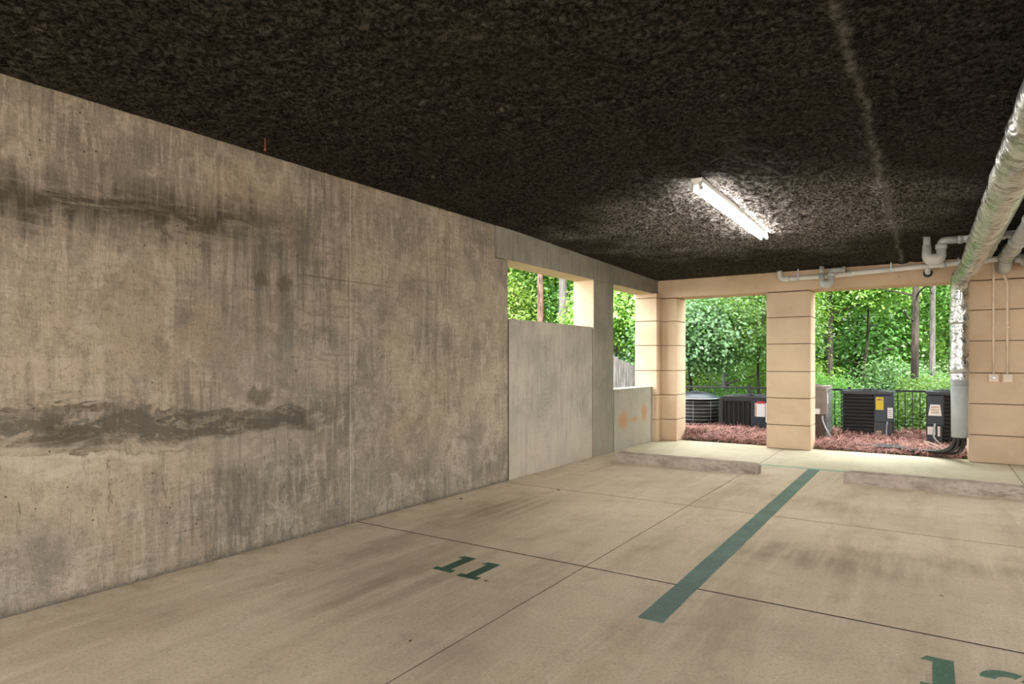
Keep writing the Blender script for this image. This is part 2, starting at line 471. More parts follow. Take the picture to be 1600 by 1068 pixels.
def paint_mat(name, col, wear=0.5):
    N = NT(name, 0.65, spec=0.35)
    f = N.noise(45, 7, 0.75)
    c = N.mix(N.ramp(N.noise(4, 5), 0.35, 0.7), col, tuple(v * 1.35 for v in col))
    c = N.mix(N.ramp(f, 0.5, 0.74, 0, wear), c, (0.40, 0.33, 0.24))
    N.color(c)
    N.bump(f, 0.2, 0.004)
    return N.m

def leaf_mat(name, c1, c2, trans=0.45):
    N = NT(name)
    t = N.t
    t.nodes.remove(N.b)
    g = N.n('ShaderNodeNewGeometry'); oi = N.n('ShaderNodeObjectInfo')
    c = N.mix(g.outputs['Random Per Island'], c1, c2)
    hs = N.n('ShaderNodeHueSaturation')
    N.put(hs.inputs['Color'], c)
    N.put(hs.inputs['Hue'], N.math('ADD', 0.48, N.math('MULTIPLY', oi.outputs['Random'], 0.045)))
    N.put(hs.inputs['Value'], N.math('ADD', 0.75, N.math('MULTIPLY', oi.outputs['Random'], 0.5)))
    d = N.n('ShaderNodeBsdfDiffuse'); tr = N.n('ShaderNodeBsdfTranslucent'); gl = N.n('ShaderNodeBsdfGlossy')
    N.l(hs.outputs[0], d.inputs[0])
    N.put(tr.inputs[0], N.mix(0.5, hs.outputs[0], (0.30, 0.55, 0.05)))
    gl.inputs['Roughness'].default_value = 0.45
    m1 = N.n('ShaderNodeMixShader'); m1.inputs[0].default_value = trans
    N.l(d.outputs[0], m1.inputs[1]); N.l(tr.outputs[0], m1.inputs[2])
    m2 = N.n('ShaderNodeMixShader'); m2.inputs[0].default_value = 0.05
    N.l(m1.outputs[0], m2.inputs[1]); N.l(gl.outputs[0], m2.inputs[2])
    N.l(m2.outputs[0], t.nodes['Material Output'].inputs['Surface'])
    return N.m

def bark_mat(name, c1, c2):
    N = NT(name, 0.95, spec=0.15)
    v = N.noise(9, 7, 0.7, N.map(scale=(2.2, 2.2, 0.35)))
    c = N.mix(N.ramp(v, 0.35, 0.65), c1, c2)
    N.color(c); N.bump(v, 0.8, 0.03)
    return N.m

def straw_mat():
    N = NT('pine_straw', 0.8, spec=0.3)
    g = N.n('ShaderNodeNewGeometry')
    c = N.mix(g.outputs['Random Per Island'], (0.14, 0.062, 0.05), (0.56, 0.32, 0.265))
    N.color(c)
    return N.m

def emit_mat(name, col, strength):
    N = NT(name)
    N.put(N.b.inputs['Base Color'], (0.9, 0.9, 0.9))
    N.put(N.b.inputs['Emission Color'], col)
    N.b.inputs['Emission Strength'].default_value = strength
    return N.m

def foil_mat():
    N = NT('foil_faced_insulation', 0.3, 0.9, 0.5)
    w = N.noise(7, 6, 0.65, dist=1.2)
    cr = N.voronoi(9, feature='DISTANCE_TO_EDGE')
    N.color(N.mix(N.ramp(w, 0.35, 0.7), (0.42, 0.42, 0.40), (0.78, 0.78, 0.76)))
    N.put(N.b.inputs['Roughness'], N.ramp(w, 0.3, 0.7, 0.22, 0.42))
    h = N.math('ADD', w, N.math('MULTIPLY', N.ramp(cr, 0.0, 0.12), 0.35))
    N.bump(h, 0.45, 0.02)
    return N.m

M = {}
M['wall'] = concrete_wall()
M['infill'] = concrete_infill('infill_concrete')
M['lintel'] = concrete_infill('weathered_lintel_concrete', False, (0.60, 0.60, 0.60))
M['pier'] = concrete_infill('weathered_pier_concrete', False, (0.66, 0.68, 0.64))
M['parapet'] = concrete_infill('parapet_concrete', True)
M['stucco'] = stucco()
M['joint'] = plain('dark_joint', (0.10, 0.065, 0.04), 0.95)
M['gap'] = plain('grimy_gap', (0.045, 0.035, 0.026), 0.95)
M['floor'] = floor_mat()
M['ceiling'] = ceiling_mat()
M['line'] = paint_mat('teal_line_paint', (0.085, 0.14, 0.118), 0.45)
M['line_thin'] = paint_mat('faded_teal_paint', (0.16, 0.30, 0.23), 0.85)
M['number'] = paint_mat('green_number_paint', (0.018, 0.062, 0.035), 0.12)
M['number_worn'] = paint_mat('worn_green_number_paint', (0.05, 0.115, 0.075), 0.4)
M['white'] = plain('white_enamel', (0.75, 0.74, 0.70), 0.4, var=0.05)
M['pvc'] = plain('white_pvc', (0.62, 0.60, 0.55), 0.38, var=0.08)
M['pvc_dirty'] = plain('greyed_pvc', (0.42, 0.41, 0.385), 0.45, var=0.14)
M['sleeve'] = plain('grey_sleeve', (0.36, 0.375, 0.355), 0.45, var=0.08)
M['foil'] = foil_mat()
M['tape'] = plain('foil_tape', (0.33, 0.31, 0.28), 0.45, 0.7)
M['tube'] = emit_mat('fluorescent_tube_glow', (1.0, 0.97, 0.92), LAMP)
M['black'] = plain('black_enamel', (0.012, 0.013, 0.015), 0.45)
M['acblack'] = plain('black_condenser_paint', (0.007, 0.007, 0.008), 0.45, spec=0.35)
M['acdark'] = plain('charcoal_condenser_paint', (0.018, 0.021, 0.024), 0.4, spec=0.4)
M['acblue'] = plain('blue_black_condenser_paint', (0.013, 0.020, 0.030), 0.4, spec=0.4)
M['actaupe'] = plain('taupe_condenser_paint', (0.18, 0.15, 0.125), 0.45)
M['acbrown'] = plain('brown_condenser_paint', (0.055, 0.036, 0.026), 0.5)
M['coil'] = plain('condenser_coil', (0.006, 0.0055, 0.005), 0.7)
M['fin'] = plain('galvanised_fin', (0.34, 0.34, 0.33), 0.4, 0.6)
M['metal'] = plain('grey_steel', (0.35, 0.36, 0.36), 0.35, 0.7)
M['rubber'] = plain('black_rubber_hose', (0.014, 0.013, 0.013), 0.4, spec=0.5)
M['yellow'] = plain('yellow_label', (0.55, 0.42, 0.04), 0.6, var=0.1, scale=40)
M['paper'] = plain('white_label', (0.70, 0.70, 0.72), 0.6, var=0.1, scale=60)
M['red'] = plain('red_label_band', (0.45, 0.03, 0.05), 0.6)
M['tan'] = plain('tan_label', (0.42, 0.32, 0.24), 0.6, var=0.25, scale=50)
M['ink'] = plain('label_ink', (0.06, 0.05, 0.05), 0.7)
M['conduit'] = plain('painted_conduit', (0.68, 0.53, 0.40), 0.5)
M['wheelstop'] = None
M['bark1'] = bark_mat('grey_brown_bark', (0.018, 0.015, 0.012), (0.07, 0.06, 0.048))
M['bark2'] = bark_mat('grey_bark', (0.06, 0.055, 0.05), (0.145, 0.135, 0.13))
M['bark3'] = bark_mat('peeling_red_brown_bark', (0.03, 0.018, 0.015), (0.17, 0.105, 0.085))
M['leaf1'] = leaf_mat('fresh_green_leaf', (0.045, 0.12, 0.02), (0.19, 0.38, 0.085))
M['leaf2'] = leaf_mat('yellow_green_leaf', (0.085, 0.18, 0.022), (0.29, 0.46, 0.10))
M['leaf3'] = leaf_mat('blue_green_leaf', (0.03, 0.10, 0.03), (0.19, 0.35, 0.15), 0.3)
M['leaf4'] = leaf_mat('dark_evergreen_leaf', (0.012, 0.045, 0.012), (0.05, 0.13, 0.03), 0.25)
M['straw'] = straw_mat()
M['wood'] = bark_mat('weathered_fence_wood', (0.13, 0.12, 0.11), (0.30, 0.285, 0.26))
M['wood2'] = bark_mat('pale_fence_wood', (0.27, 0.22, 0.16), (0.50, 0.42, 0.32))
M['siding'] = plain('pale_siding', (0.68, 0.70, 0.72), 0.7, var=0.06)
M['roof'] = plain('dark_roof_shingle', (0.05, 0.048, 0.05), 0.9)
M['glass'] = plain('dark_window_glass', (0.03, 0.035, 0.04), 0.1, spec=0.8)
M['rust'] = plain('rust', (0.16, 0.055, 0.02), 0.85, var=0.4, scale=30)
M['dryleaf'] = plain('dry_leaf', (0.05, 0.03, 0.018), 0.8)

def soil_mat():
    N = NT('forest_ground', 0.95, spec=0.1)
    c = N.mix(N.ramp(N.noise(1.2, 6, 0.7), 0.4, 0.65), (0.055, 0.036, 0.022), (0.05, 0.10, 0.022))
    c = N.mix(N.ramp(N.noise(14, 6, 0.7), 0.45, 0.7), c, (0.10, 0.17, 0.04))
    N.color(c); N.bump(N.noise(9, 7, 0.7), 0.8, 0.06)
    return N.m
M['soil'] = soil_mat()

def stop_mat():
    N = NT('cast_wheel_stop_concrete', 0.9, spec=0.2)
    mid = N.noise(6, 8, 0.7)
    c = N.mix(N.ramp(mid, 0.35, 0.65), (0.27, 0.21, 0.17), (0.41, 0.33, 0.27))
    c = N.mix(N.ramp(N.noise(3.2, 7, 0.75, N.map(scale=(1, 3, 4))), 0.5, 0.66, 0, 0.7), c, (0.13, 0.10, 0.08))
    c = N.mix(N.ramp(N.voronoi(16), 0.05, 0.10, 0.8, 0), c, (0.07, 0.05, 0.035))
    N.color(c); N.bump(N.noise(40, 7, 0.75), 0.6, 0.01)
    return N.m
M['wheelstop'] = stop_mat()
def drive_mat():
    N = NT('driveway_concrete', 0.85)
    N.color(N.mix(N.ramp(N.noise(0.6, 6), 0.3, 0.7), (0.48, 0.40, 0.30), (0.60, 0.51, 0.40)))
    return N.m
M['drive'] = drive_mat()

# ------------------------------------------------------------------ structure: floor of jointed slabs
floor = tag(box('floor', (-4.25, -4.0, -0.30), (7.2, 10.49, -0.0018), M['gap']), 'dark bedding seen in the joints under the parking slabs', 'floor', kind='structure')
XB = [-4.22, -1.84, 0.83, 3.5, 7.15]
YB = [-3.98, -0.6, 3.63, 5.70, 10.48]
for i in range(len(XB) - 1):
    for j in range(len(YB) - 1):
        GX0, GX1 = 0.004, 0.004
        GY = {3.63: 0.011, 5.70: 0.008}
        bm = bmesh.new()
        bm_box(bm, (XB[i] + GX0, YB[j] + GY.get(YB[j], 0.006), -0.10), (XB[i + 1] - GX1, YB[j + 1] - GY.get(YB[j + 1], 0.006), 0.0), 0.0008)
        link('slab', bm_mesh('slab', bm), M['floor'], floor)
tag(box('driveway', (-16, -30, -0.30), (18, -4.0, -0.02), M['drive']), 'pale concrete driveway outside the open garage front', 'driveway', kind='structure')

# ------------------------------------------------------------------ structure: left wall
WROT = -0.0115
wall_left = tag(empty('wall_left', (-3.93 - 0.0115 * 1.25, 0, 0), WROT), 'stained board-formed concrete wall along the parking bay', 'wall', kind='structure')

def wall_piece(name, poly_yz, x0, x1, mat, bevel=0.004, peach_sides=False):
    """outline in (y, z), from x1 (front) back to x0"""
    bm = bmesh.new()
    fr = [bm.verts.new((x1, y, z)) for y, z in poly_yz]
    bk = [bm.verts.new((x0, y, z)) for y, z in poly_yz]
    bm.faces.new(fr); bm.faces.new(bk[::-1])
    n = len(poly_yz)
    for i in range(n):
        bm.faces.new((fr[i], bk[i], bk[(i + 1) % n], fr[(i + 1) % n]))
    bmesh.ops.recalc_face_normals(bm, faces=bm.faces)
    if bevel:
        bmesh.ops.bevel(bm, geom=list(bm.edges), offset=bevel, segments=2, affect='EDGES', profile=0.5)
    me = bm_mesh(name, bm)
    me.materials.append(mat)
    if peach_sides:
        me.materials.append(M['stucco'])
        for p in me.polygons:
            if abs(p.normal.x) < 0.05 and (p.normal.z < -0.9 or (p.normal.y < -0.9 and name == 'pier')): p.material_index = 1
    return link(name, me, None, wall_left)

H = 2.85
wall_piece('concrete_panel', [(-4.0, 0), (3.536, 0), (3.536, H), (-4.0, H)], -0.32, 0, M['wall'])
wall_piece('concrete_panel', [(3.542, 0), (5.785, 0), (5.785, 2.425), (5.545, 2.415), (5.545, H), (3.542, H)], -0.32, 0.002, M['wall'])
wall_piece('lintel', [(5.555, 2.425), (8.30, 2.435), (8.30, H), (5.555, H)], -0.31, 0.012, M['lintel'], peach_sides=True)
wall_piece('lintel', [(8.306, 2.435), (10.25, 2.435), (10.25, H), (8.306, H)], -0.31, 0.010, M['lintel'], peach_sides=True)
wall_piece('infill_panel', [(5.818, 0), (7.842, 0), (7.842, 1.785), (5.818, 1.785)], -0.30, -0.006, M['infill'])
wall_piece('pier', [(7.862, 0), (8.49, 0), (8.49, 2.432), (7.862, 2.432)], -0.31, 0.004, M['pier'], peach_sides=True)
wall_piece('parapet', [(8.52, 0), (10.05, 0), (10.05, 0.905), (8.52, 0.905)], -0.29, 0.006, M['parapet'])
wall_piece('joint_filler', [(5.70, 0), (10.2, 0), (10.2, 0.89), (8.52, 0.89), (8.5, 0.89), (8.45, 1.77), (5.70, 1.77)], -0.25, -0.008, M['gap'], 0)

# ------------------------------------------------------------------ structure: back wall
ZJ = [0.0, 0.36, 0.765, 1.165, 1.58, 1.98, 2.362]
BY0, BY1 = 10.21, 10.66
wall_back = tag(box('wall_back', (-4.25, BY0 + 0.005, 2.372), (7.2, BY1, 2.86), M['stucco'], bevel=0.008), 'peach painted beam and block pillars facing the woods', 'wall', kind='structure')
def pillar(poly, core):
    p = prism('pillar', core, 0.0, 2.40, M['joint'], wall_back)
    for k in range(6):
        b = prism('block', poly, ZJ[k] + 0.005, ZJ[k + 1] - 0.005, M['stucco'], p, 0.006)
def rect(x0, x1, y0=BY0, y1=BY1, g=0.0):
    return [(x0 + g, y0 + g), (x1 - g, y0 + g), (x1 - g, y1 - g), (x0 + g, y1 - g)]
def corner(g):
    return [(-4.12 + g, 9.97 + g), (-3.745 - g, 9.97 + g), (-3.745 - g, BY0 + g), (-3.49 - g, BY0 + g), (-3.49 - g, BY1 - g), (-4.12 + g, BY1 - g)]
pillar(corner(0), corner(0.014))
prism('cap_block', rect(-4.12, -3.745, 9.97, BY0 + 0.1), 2.367, 2.433, M['stucco'], wall_back, 0.004)
for (x0, x1) in ((-2.09, -1.475), (0.415, 1.95), (3.85, 4.45), (6.3, 7.2)):
    pillar(rect(x0, x1), rect(x0, x1, g=0.014))

# right end wall and unseen storeys added above to block the sky over the woods
tag(box('wall_right', (7.2, -4.0, -0.3), (7.45, BY1, 2.86), M['wall']), 'concrete end wall on the far right of the garage', 'wall', kind='structure')
tag(box('wall_upper_blocker', (-4.28, -4.0, 2.87), (7.45, BY1 + 0.02, 6.6), M['stucco']), 'unseen peach storeys added above the garage to block the sky', 'wall', kind='structure')

# ------------------------------------------------------------------ structure: ceiling
def vnoise(X, Y, f, seed):
    r = np.random.default_rng(seed)
    T = r.random((256, 256))
    x, y = X * f, Y * f
    xi, yi = np.floor(x).astype(int), np.floor(y).astype(int)
    fx, fy = x - xi, y - yi
    fx = fx * fx * (3 - 2 * fx); fy = fy * fy * (3 - 2 * fy)
    a = T[xi % 256, yi % 256]; b = T[(xi + 1) % 256, yi % 256]; c = T[xi % 256, (yi + 1) % 256]; d = T[(xi + 1) % 256, (yi + 1) % 256]
    return (a * (1 - fx) + b * fx) * (1 - fy) + (c * (1 - fx) + d * fx) * fy - 0.5

def ceil_z(Y):
    return np.where(Y < 6.0, 2.775, 2.775 - (Y - 6.0) / 4.25 * 0.10)

xs = np.concatenate([np.arange(-4.1, 2.2, 0.021), np.arange(2.2, 7.21, 0.15), [7.25]])
ys = np.concatenate([np.arange(-4.0, 0.8, 0.12), np.arange(0.8, 10.3, 0.023)])
X, Y = np.meshgrid(xs, ys, indexing='ij')
lump = vnoise(X, Y, 5, 1) * 0.008 + vnoise(X, Y, 13, 2) * 0.012 + vnoise(X, Y, 27, 3) * 0.020 + vnoise(X, Y, 46, 4) * 0.022
edge_f = np.clip((X + 3.93 - 0.0115 * (Y - 1.25)) / 0.16, 0.12, 1) * np.clip((10.2 - Y) / 0.16, 0.12, 1)
Z = ceil_z(Y) - 0.012 - lump * edge_f
seam_x = X + 0.315 + vnoise(Y, Y * 0, 2.0, 7) * 0.03
Z -= 0.018 * np.exp(-(seam_x / 0.045) ** 2)
Z += 0.012 * np.exp(-((seam_x - 0.09) / 0.03) ** 2)
V = np.stack([X, Y, Z], -1).reshape(-1, 3)
nx, ny = len(xs), len(ys)
idx = np.arange(nx * ny).reshape(nx, ny)
F = np.stack([idx[:-1, :-1], idx[:-1, 1:], idx[1:, 1:], idx[1:, :-1]], -1).reshape(-1, 4)
me = np_mesh('ceiling', V, F)
me.polygons.foreach_set('use_smooth', np.ones(len(F), bool))
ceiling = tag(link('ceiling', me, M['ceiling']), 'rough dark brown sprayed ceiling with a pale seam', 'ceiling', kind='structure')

# ------------------------------------------------------------------ ground outside
def ground_z(x, y):
    z = -0.16 + 0 * y
    bed = np.clip((13.0 - y) / 0.5, 0, 1) * np.clip((y - 10.0) / 0.2, 0, 1)
    z = z + bed * 0.17
    d = np.clip(y - 13.2, 0, None)
    z = z - 0.25 * np.clip(d / 3, 0, 1) + 0.0045 * np.clip(d - 3, 0, None) ** 2
    z = np.where(d > 30, -0.41 + 0.0045 * 27 ** 2 + (d - 30) * 0.2, z)
    return z
gx = np.concatenate([np.arange(-60, -12, 2.0), np.arange(-12, 8, 0.4), np.arange(8, 40, 2.0)])
gy = np.concatenate([np.arange(-4, 10.4, 0.8), np.arange(10.5, 16, 0.25), np.arange(16, 75, 1.2)])
GX, GY = np.meshgrid(gx, gy, indexing='ij')
GZ = ground_z(GX, GY) + vnoise(GX + 100, GY + 100, 0.9, 21) * 0.10 * np.clip((GY - 13) / 2, 0, 1)
GZ = np.where((GX > -4.3) & (GX < 7.5) & (GY < 10.45), -0.32, GZ)
idx = np.arange(GX.size).reshape(GX.shape)
F = np.stack([idx[:-1, :-1], idx[1:, :-1], idx[1:, 1:], idx[:-1, 1:]], -1).reshape(-1, 4)
me = np_mesh('ground', np.stack([GX, GY, GZ], -1).reshape(-1, 3), F)
me.polygons.foreach_set('use_smooth', np.ones(len(F), bool))
ground = tag(link('ground', me, M['soil']), 'leafy woodland ground rising behind the railing', 'ground', kind='structure')
def gz(x, y): return float(ground_z(np.array(float(x)), np.array(float(y))))

# ------------------------------------------------------------------ wheel stops
def wheel_stop(x0, x1, y, label, seed):
    L = x1 - x0
    rr = random.Random(seed)
    bm = bmesh.new()
    n = 48
    rings = []
    for i in range(n + 1):
        u = -L / 2 + L * i / n
        e = min(u + L / 2, L / 2 - u)
        hgt = 0.125 * (0.80 + 0.20 * min(1, e / 0.05))
        prof = [(-0.086, 0), (-0.082, hgt * 0.70), (-0.074, hgt * 0.94), (-0.062, hgt), (0.062, hgt), (0.074, hgt * 0.94), (0.082, hgt * 0.7), (0.086, 0)]
        ring = []
        for k, (a, z) in enumerate(prof):
            j = mnoise.noise(Vector((u * 9 + seed * 5, a * 30, z * 30))) * 0.003
            ring.append(bm.verts.new((u, a + j * (1 if a > 0 else -1), max(0, z + (j if z > 0 else 0)))))
        rings.append(ring)
    for i in range(n):
        for k in range(7):
            bm.faces.new((rings[i][k], rings[i][k + 1], rings[i + 1][k + 1], rings[i + 1][k]))
        bm.faces.new((rings[i][7], rings[i][0], rings[i + 1][0], rings[i + 1][7]))
    bm.faces.new(rings[0]); bm.faces.new(rings[-1][::-1])
    root = empty('wheel_stop', ((x0 + x1) / 2, y, 0.0))
    tag(root, label, 'wheel stop', 'wheel stops at the head of the bays')
    link('curb_body', bm_mesh('curb_body', bm), M['wheelstop'], root)
    for s in (-1, 1):
        tube('anchor_pin', [(s * (L / 2 - 0.2), 0, 0.09), (s * (L / 2 - 0.2), 0, 0.128)], 0.009, M['rust'], root, 8)
wheel_stop(-3.47, -1.66, 7.74, 'concrete wheel stop near the left wall, ahead of painted number 11', 1)
wheel_stop(-0.78, 1.05, 7.74, 'stained wheel stop on the right, ahead of painted number 12', 2)

# ------------------------------------------------------------------ painted marks
def flat(name, poly, mat, parent=None, z=0.0015, th=0.0015):
    return prism(name, poly, z - th, z + 0.0008, mat, parent)

def ragged(x0, x1, y0, y1, n, seed, amp):
    rr = random.Random(seed)
    L = [(x0 + rr.uniform(-amp, amp), y0 + (y1 - y0) * i / n) for i in range(n + 1)]
    R = [(x1 + rr.uniform(-amp, amp), y0 + (y1 - y0) * i / n) for i in range(n + 1)]
    V = [(x, y, 0.0022) for x, y in L] + [(x, y, 0.0022) for x, y in R] + [(x, y, 0.0002) for x, y in L] + [(x, y, 0.0002) for x, y in R]
    m = n + 1
    F = [(i, m + i, m + i + 1, i + 1) for i in range(n)]
    F += [(2 * m + i, i, i + 1, 2 * m + i + 1) for i in range(n)] + [(m + i, 3 * m + i, 3 * m + i + 1, m + i + 1) for i in range(n)]
    F += [(0, 2 * m, 3 * m, m), (m - 1, 2 * m - 1, 4 * m - 1, 3 * m - 1)]
    return V, F
V, F = ragged(-1.245, -1.115, 3.05, 8.44, 60, 4, 0.002)
me = bpy.data.meshes.new('bay_line'); me.from_pydata(V, [], F); me.update()
tag(link('bay_line', me, M['line']), 'wide dark green stripe dividing bay 11 from bay 12', 'floor marking')
V, F = ragged(-0.035, 0.035, 0, 6.3, 80, 5, 0.006)
me = bpy.data.meshes.new('cross_line'); me.from_pydata([(y, x, z) for x, y, z in V], [], [f[::-1] for f in F]); me.update()
cl = tag(link('cross_line', me, M['line_thin']), 'thin faded teal line across the slab behind the wheel stops', 'floor marking')
cl.location = (-1.85, 8.48, 0.0004)

ONE = [(0.0, 0.0), (0.48, 0.0), (0.48, 0.15), (0.355, 0.15), (0.355, 1.0), (0.06, 1.0), (-0.01, 0.86), (0.125, 0.86), (0.125, 0.15), (0.0, 0.15)]
def digit_one(parent, x, y, h, mat):
    flat('digit', [(x + px * h, y + py * h) for px, py in ONE], mat, parent, 0.0018)
num11 = tag(empty('painted_number', (-2.47, 3.03, 0)), 'dark green stencilled number 11 on the slab', 'floor marking')
digit_one(num11, -0.155, 0.03, 0.31, M['number'])
digit_one(num11, 0.055, 0.01, 0.31, M['number'])
num12 = tag(empty('painted_number', (0.15, 3.0, 0)), 'green stencilled number 12 at the lower right corner', 'floor marking')
digit_one(num12, -0.185, 0.02, 0.335, M['number_worn'])
def digit_two(parent, x, y, h, mat):
    d = empty('digit', (0, 0, 0), 0, parent)
    def arc(cx, cy, r0, r1, a0, a1, n=12):
        o = [(cx + r1 * math.cos(math.radians(a0 + (a1 - a0) * i / n)), cy + r1 * math.sin(math.radians(a0 + (a1 - a0) * i / n))) for i in range(n + 1)]
        q = [(cx + r0 * math.cos(math.radians(a0 + (a1 - a0) * i / n)), cy + r0 * math.sin(math.radians(a0 + (a1 - a0) * i / n))) for i in range(n + 1)]
        return o + q[::-1]
    S = lambda P: [(x + px * h, y + py * h) for px, py in P]
    flat('stroke', S(arc(0.30, 0.70, 0.14, 0.30, 180, 62)[::-1]), mat, d, 0.0018)
    flat('stroke', S(arc(0.32, 0.70, 0.14, 0.30, 48, -38)[::-1]), mat, d, 0.0018)
    flat('stroke', S([(0.0, 0.0), (0.60, 0.0), (0.60, 0.16), (0.26, 0.16), (0.55, 0.48), (0.43, 0.60), (0.0, 0.17)]), mat, d, 0.0018)
digit_two(num12, 0.02, 0.03, 0.335, M['number_worn'])

# ------------------------------------------------------------------ fluorescent fixture
def strip_light(x, y0, y1, z, label):
    L = y1 - y0
    root = tag(empty('strip_light', (x, y0, z)), label, 'light', 'twin tube strip lights on the ceiling')
    # channel housing with chamfered sides
    bm = bmesh.new()
    prof = [(-0.043, 0.075), (-0.043, 0.035), (-0.022, 0.018), (0.022, 0.018), (0.043, 0.035), (0.043, 0.075)]
    a = [bm.verts.new((px, 0, pz)) for px, pz in prof]; b = [bm.verts.new((px, L, pz)) for px, pz in prof]
    for i in range(6): bm.faces.new((a[i], a[(i + 1) % 6], b[(i + 1) % 6], b[i]))
    bm.faces.new(a[::-1]); bm.faces.new(b)
    link('housing', bm_mesh('housing', bm), M['white'], root)
    for e, yy in ((0, 0.0), (1, L / 2), (2, L)):
        for s in (-1, 1):
            box('lamp_holder', (s * 0.031 - 0.012, yy - 0.014, -0.022), (s * 0.031 + 0.012, yy + 0.014, 0.04), M['pvc_dirty'] if e != 1 else M['metal'], root, 0.004)
    for h in (0, 1):
        for s in (-1, 1):
            t = tube('fluorescent_tube', [(s * 0.031, h * L / 2 + 0.03, -0.002), (s * 0.031, (h + 1) * L / 2 - 0.03, -0.002)], 0.0145, M['tube'], root, 12)
            for yy in (h * L / 2 + 0.015, (h + 1) * L / 2 - 0.030):
                tube('end_cap', [(s * 0.031, yy, -0.002), (s * 0.031, yy + 0.016, -0.002)], 0.0155, M['metal'], t, 10)
    return root
strip_light(-1.545, 4.99, 7.43, 2.685, 'lit twin tube strip light on the dark ceiling of bay 11')
strip_light(-1.545, -2.3, 0.14, 2.685, 'added unseen strip light on the ceiling near the garage entrance, left bay')  # this and the next two are out-of-view lights added to brighten the garage
strip_light(2.0, -0.5, 1.94, 2.685, 'added unseen strip light on the ceiling of the bay to the right')
strip_light(2.0, 5.0, 7.44, 2.685, 'added unseen strip light on the ceiling at the back of the right bay')

# ------------------------------------------------------------------ foil duct
duct = tag(empty('insulated_duct', (0.31, 10.06, 0.33)), 'foil wrapped duct running under the ceiling and down beside the right pillar', 'duct')
def drel(p): return Vector(p) - Vector((0.31, 10.06, 0.33))
path = arc_path([(0.43, 1.0, 2.44), (0.405, 6.0, 2.435), (0.385, 9.3, 2.435), (0.315, 10.06, 2.40), (0.305, 10.06, 1.9), (0.31, 10.06, 1.08)], 0.30, 14)
# resample evenly
def resample(P, step):
    out = [P[0]]; acc = 0
    for a, b in zip(P[:-1], P[1:]):
        d = (b - a).length
        while acc + d >= step and d > 1e-9:
            t = (step - acc) / d
            a = a + (b - a) * t
            out.append(a.copy()); d = (b - a).length; acc = 0
        acc += d
    out.append(P[-1])
    return out
pts = resample(path, 0.022)
bm = bmesh.new()
fr = frames(pts)
SEG = 40
rings = []
s_acc = 0.0
for i, (p, t, n, b) in enumerate(fr):
    s_acc += 0.022
    ph = (s_acc % 0.62) / 0.62
    crease = -0.007 * math.exp(-((ph - 0.5) / 0.035) ** 2) + 0.004 * math.exp(-((ph - 0.42) / 0.05) ** 2)
    drop = 1.0 if p.y > 9.6 and p.z > 1.4 else 0.45
    ring = []
    for k in range(SEG):
        a = 2 * math.pi * k / SEG
        q = n * math.cos(a) + b * math.sin(a)
        w = mnoise.noise(p * 5 + q * 0.9) * 0.010 + mnoise.noise(p * 14 + q * 2.5) * 0.008 * drop + mnoise.noise(p * 30 + q * 4) * 0.004 * drop
        ring.append(bm.verts.new(drel(p) + q * (0.104 + crease + w)))
    rings.append(ring)
for i in range(len(rings) - 1):
    for k in range(SEG):
        bm.faces.new((rings[i][k], rings[i][(k + 1) % SEG], rings[i + 1][(k + 1) % SEG], rings[i + 1][k]))
bm.faces.new(rings[0][::-1]); bm.faces.new(rings[-1])
link('foil_wrap', bm_mesh('foil_wrap', bm, True), M['foil'], duct)
cum = 0
for i in range(1, len(fr)):
    cum += (fr[i][0] - fr[i - 1][0]).length
    if cum > 0.62:
        cum = 0
        p, t, n, b = fr[i]
        bm = bmesh.new()
        bm_tube(bm, [drel(p) - t * 0.012, drel(p), drel(p) + t * 0.012], [0.102, 0.1065, 0.102], 28, True)
        link('tape_band', bm_mesh('tape_band', bm, True), M['tape'], duct)
tube('sleeve', [drel((0.312, 10.06, 1.10)), drel((0.315, 10.06, 0.7)), drel((0.315, 10.06, 0.33))], [0.098, 0.094, 0.092], M['sleeve'], duct, 32)
bm = bmesh.new(); bm_tube(bm, [drel((0.3125, 10.06, 1.0)), drel((0.3125, 10.06, 1.012))], 0.1005, 32); link('clamp_ring', bm_mesh('clamp_ring', bm, True), M['metal'], duct)
for z in (2.55,):
    for y in (3.4, 6.4, 8.9):
        box('hanger_strap', drel((0.40 - 0.0125, y - 0.002, 2.53)), drel((0.40 + 0.0125, y + 0.002, 2.77)), M['metal'], duct)

# hoses out of the sleeve
hg = 'insulated refrigerant hoses by the right pillar'
for i in range(7):
    rr = random.Random(40 + i)
    a = i / 7 * 2 * math.pi
    sx, sy = 0.315 + 0.052 * math.cos(a), 10.06 + 0.052 * math.sin(a)
    far = rr.uniform(-1.3, -0.65)
    r = rr.choice([0.014, 0.019, 0.022])
    o = rr.uniform(0, 0.12)
    P = [(sx, sy, 0.42), (sx, sy, 0.30), (sx - 0.02 - o * 0.4, sy + 0.12, 0.17), (sx - 0.10 - o, 10.42 + 0.06 * math.sin(a), 0.06 + r + 0.01 * (i % 3)),
         (-0.10 - o, 10.52 + 0.04 * i / 2, 0.045 + r), (-0.5, 10.62 + 0.05 * (i % 4), 0.05 + r + 0.012 * (i % 2)), (far, 10.86 + 0.06 * (i % 3), 0.03)]
    P = smooth_path(P, 7)
    hobj = tube('refrigerant_hose', P, r, M['rubber'], None, 10)
    tag(hobj, 'black insulated hose curving from the grey duct sleeve into the pine straw', 'hose', hg)
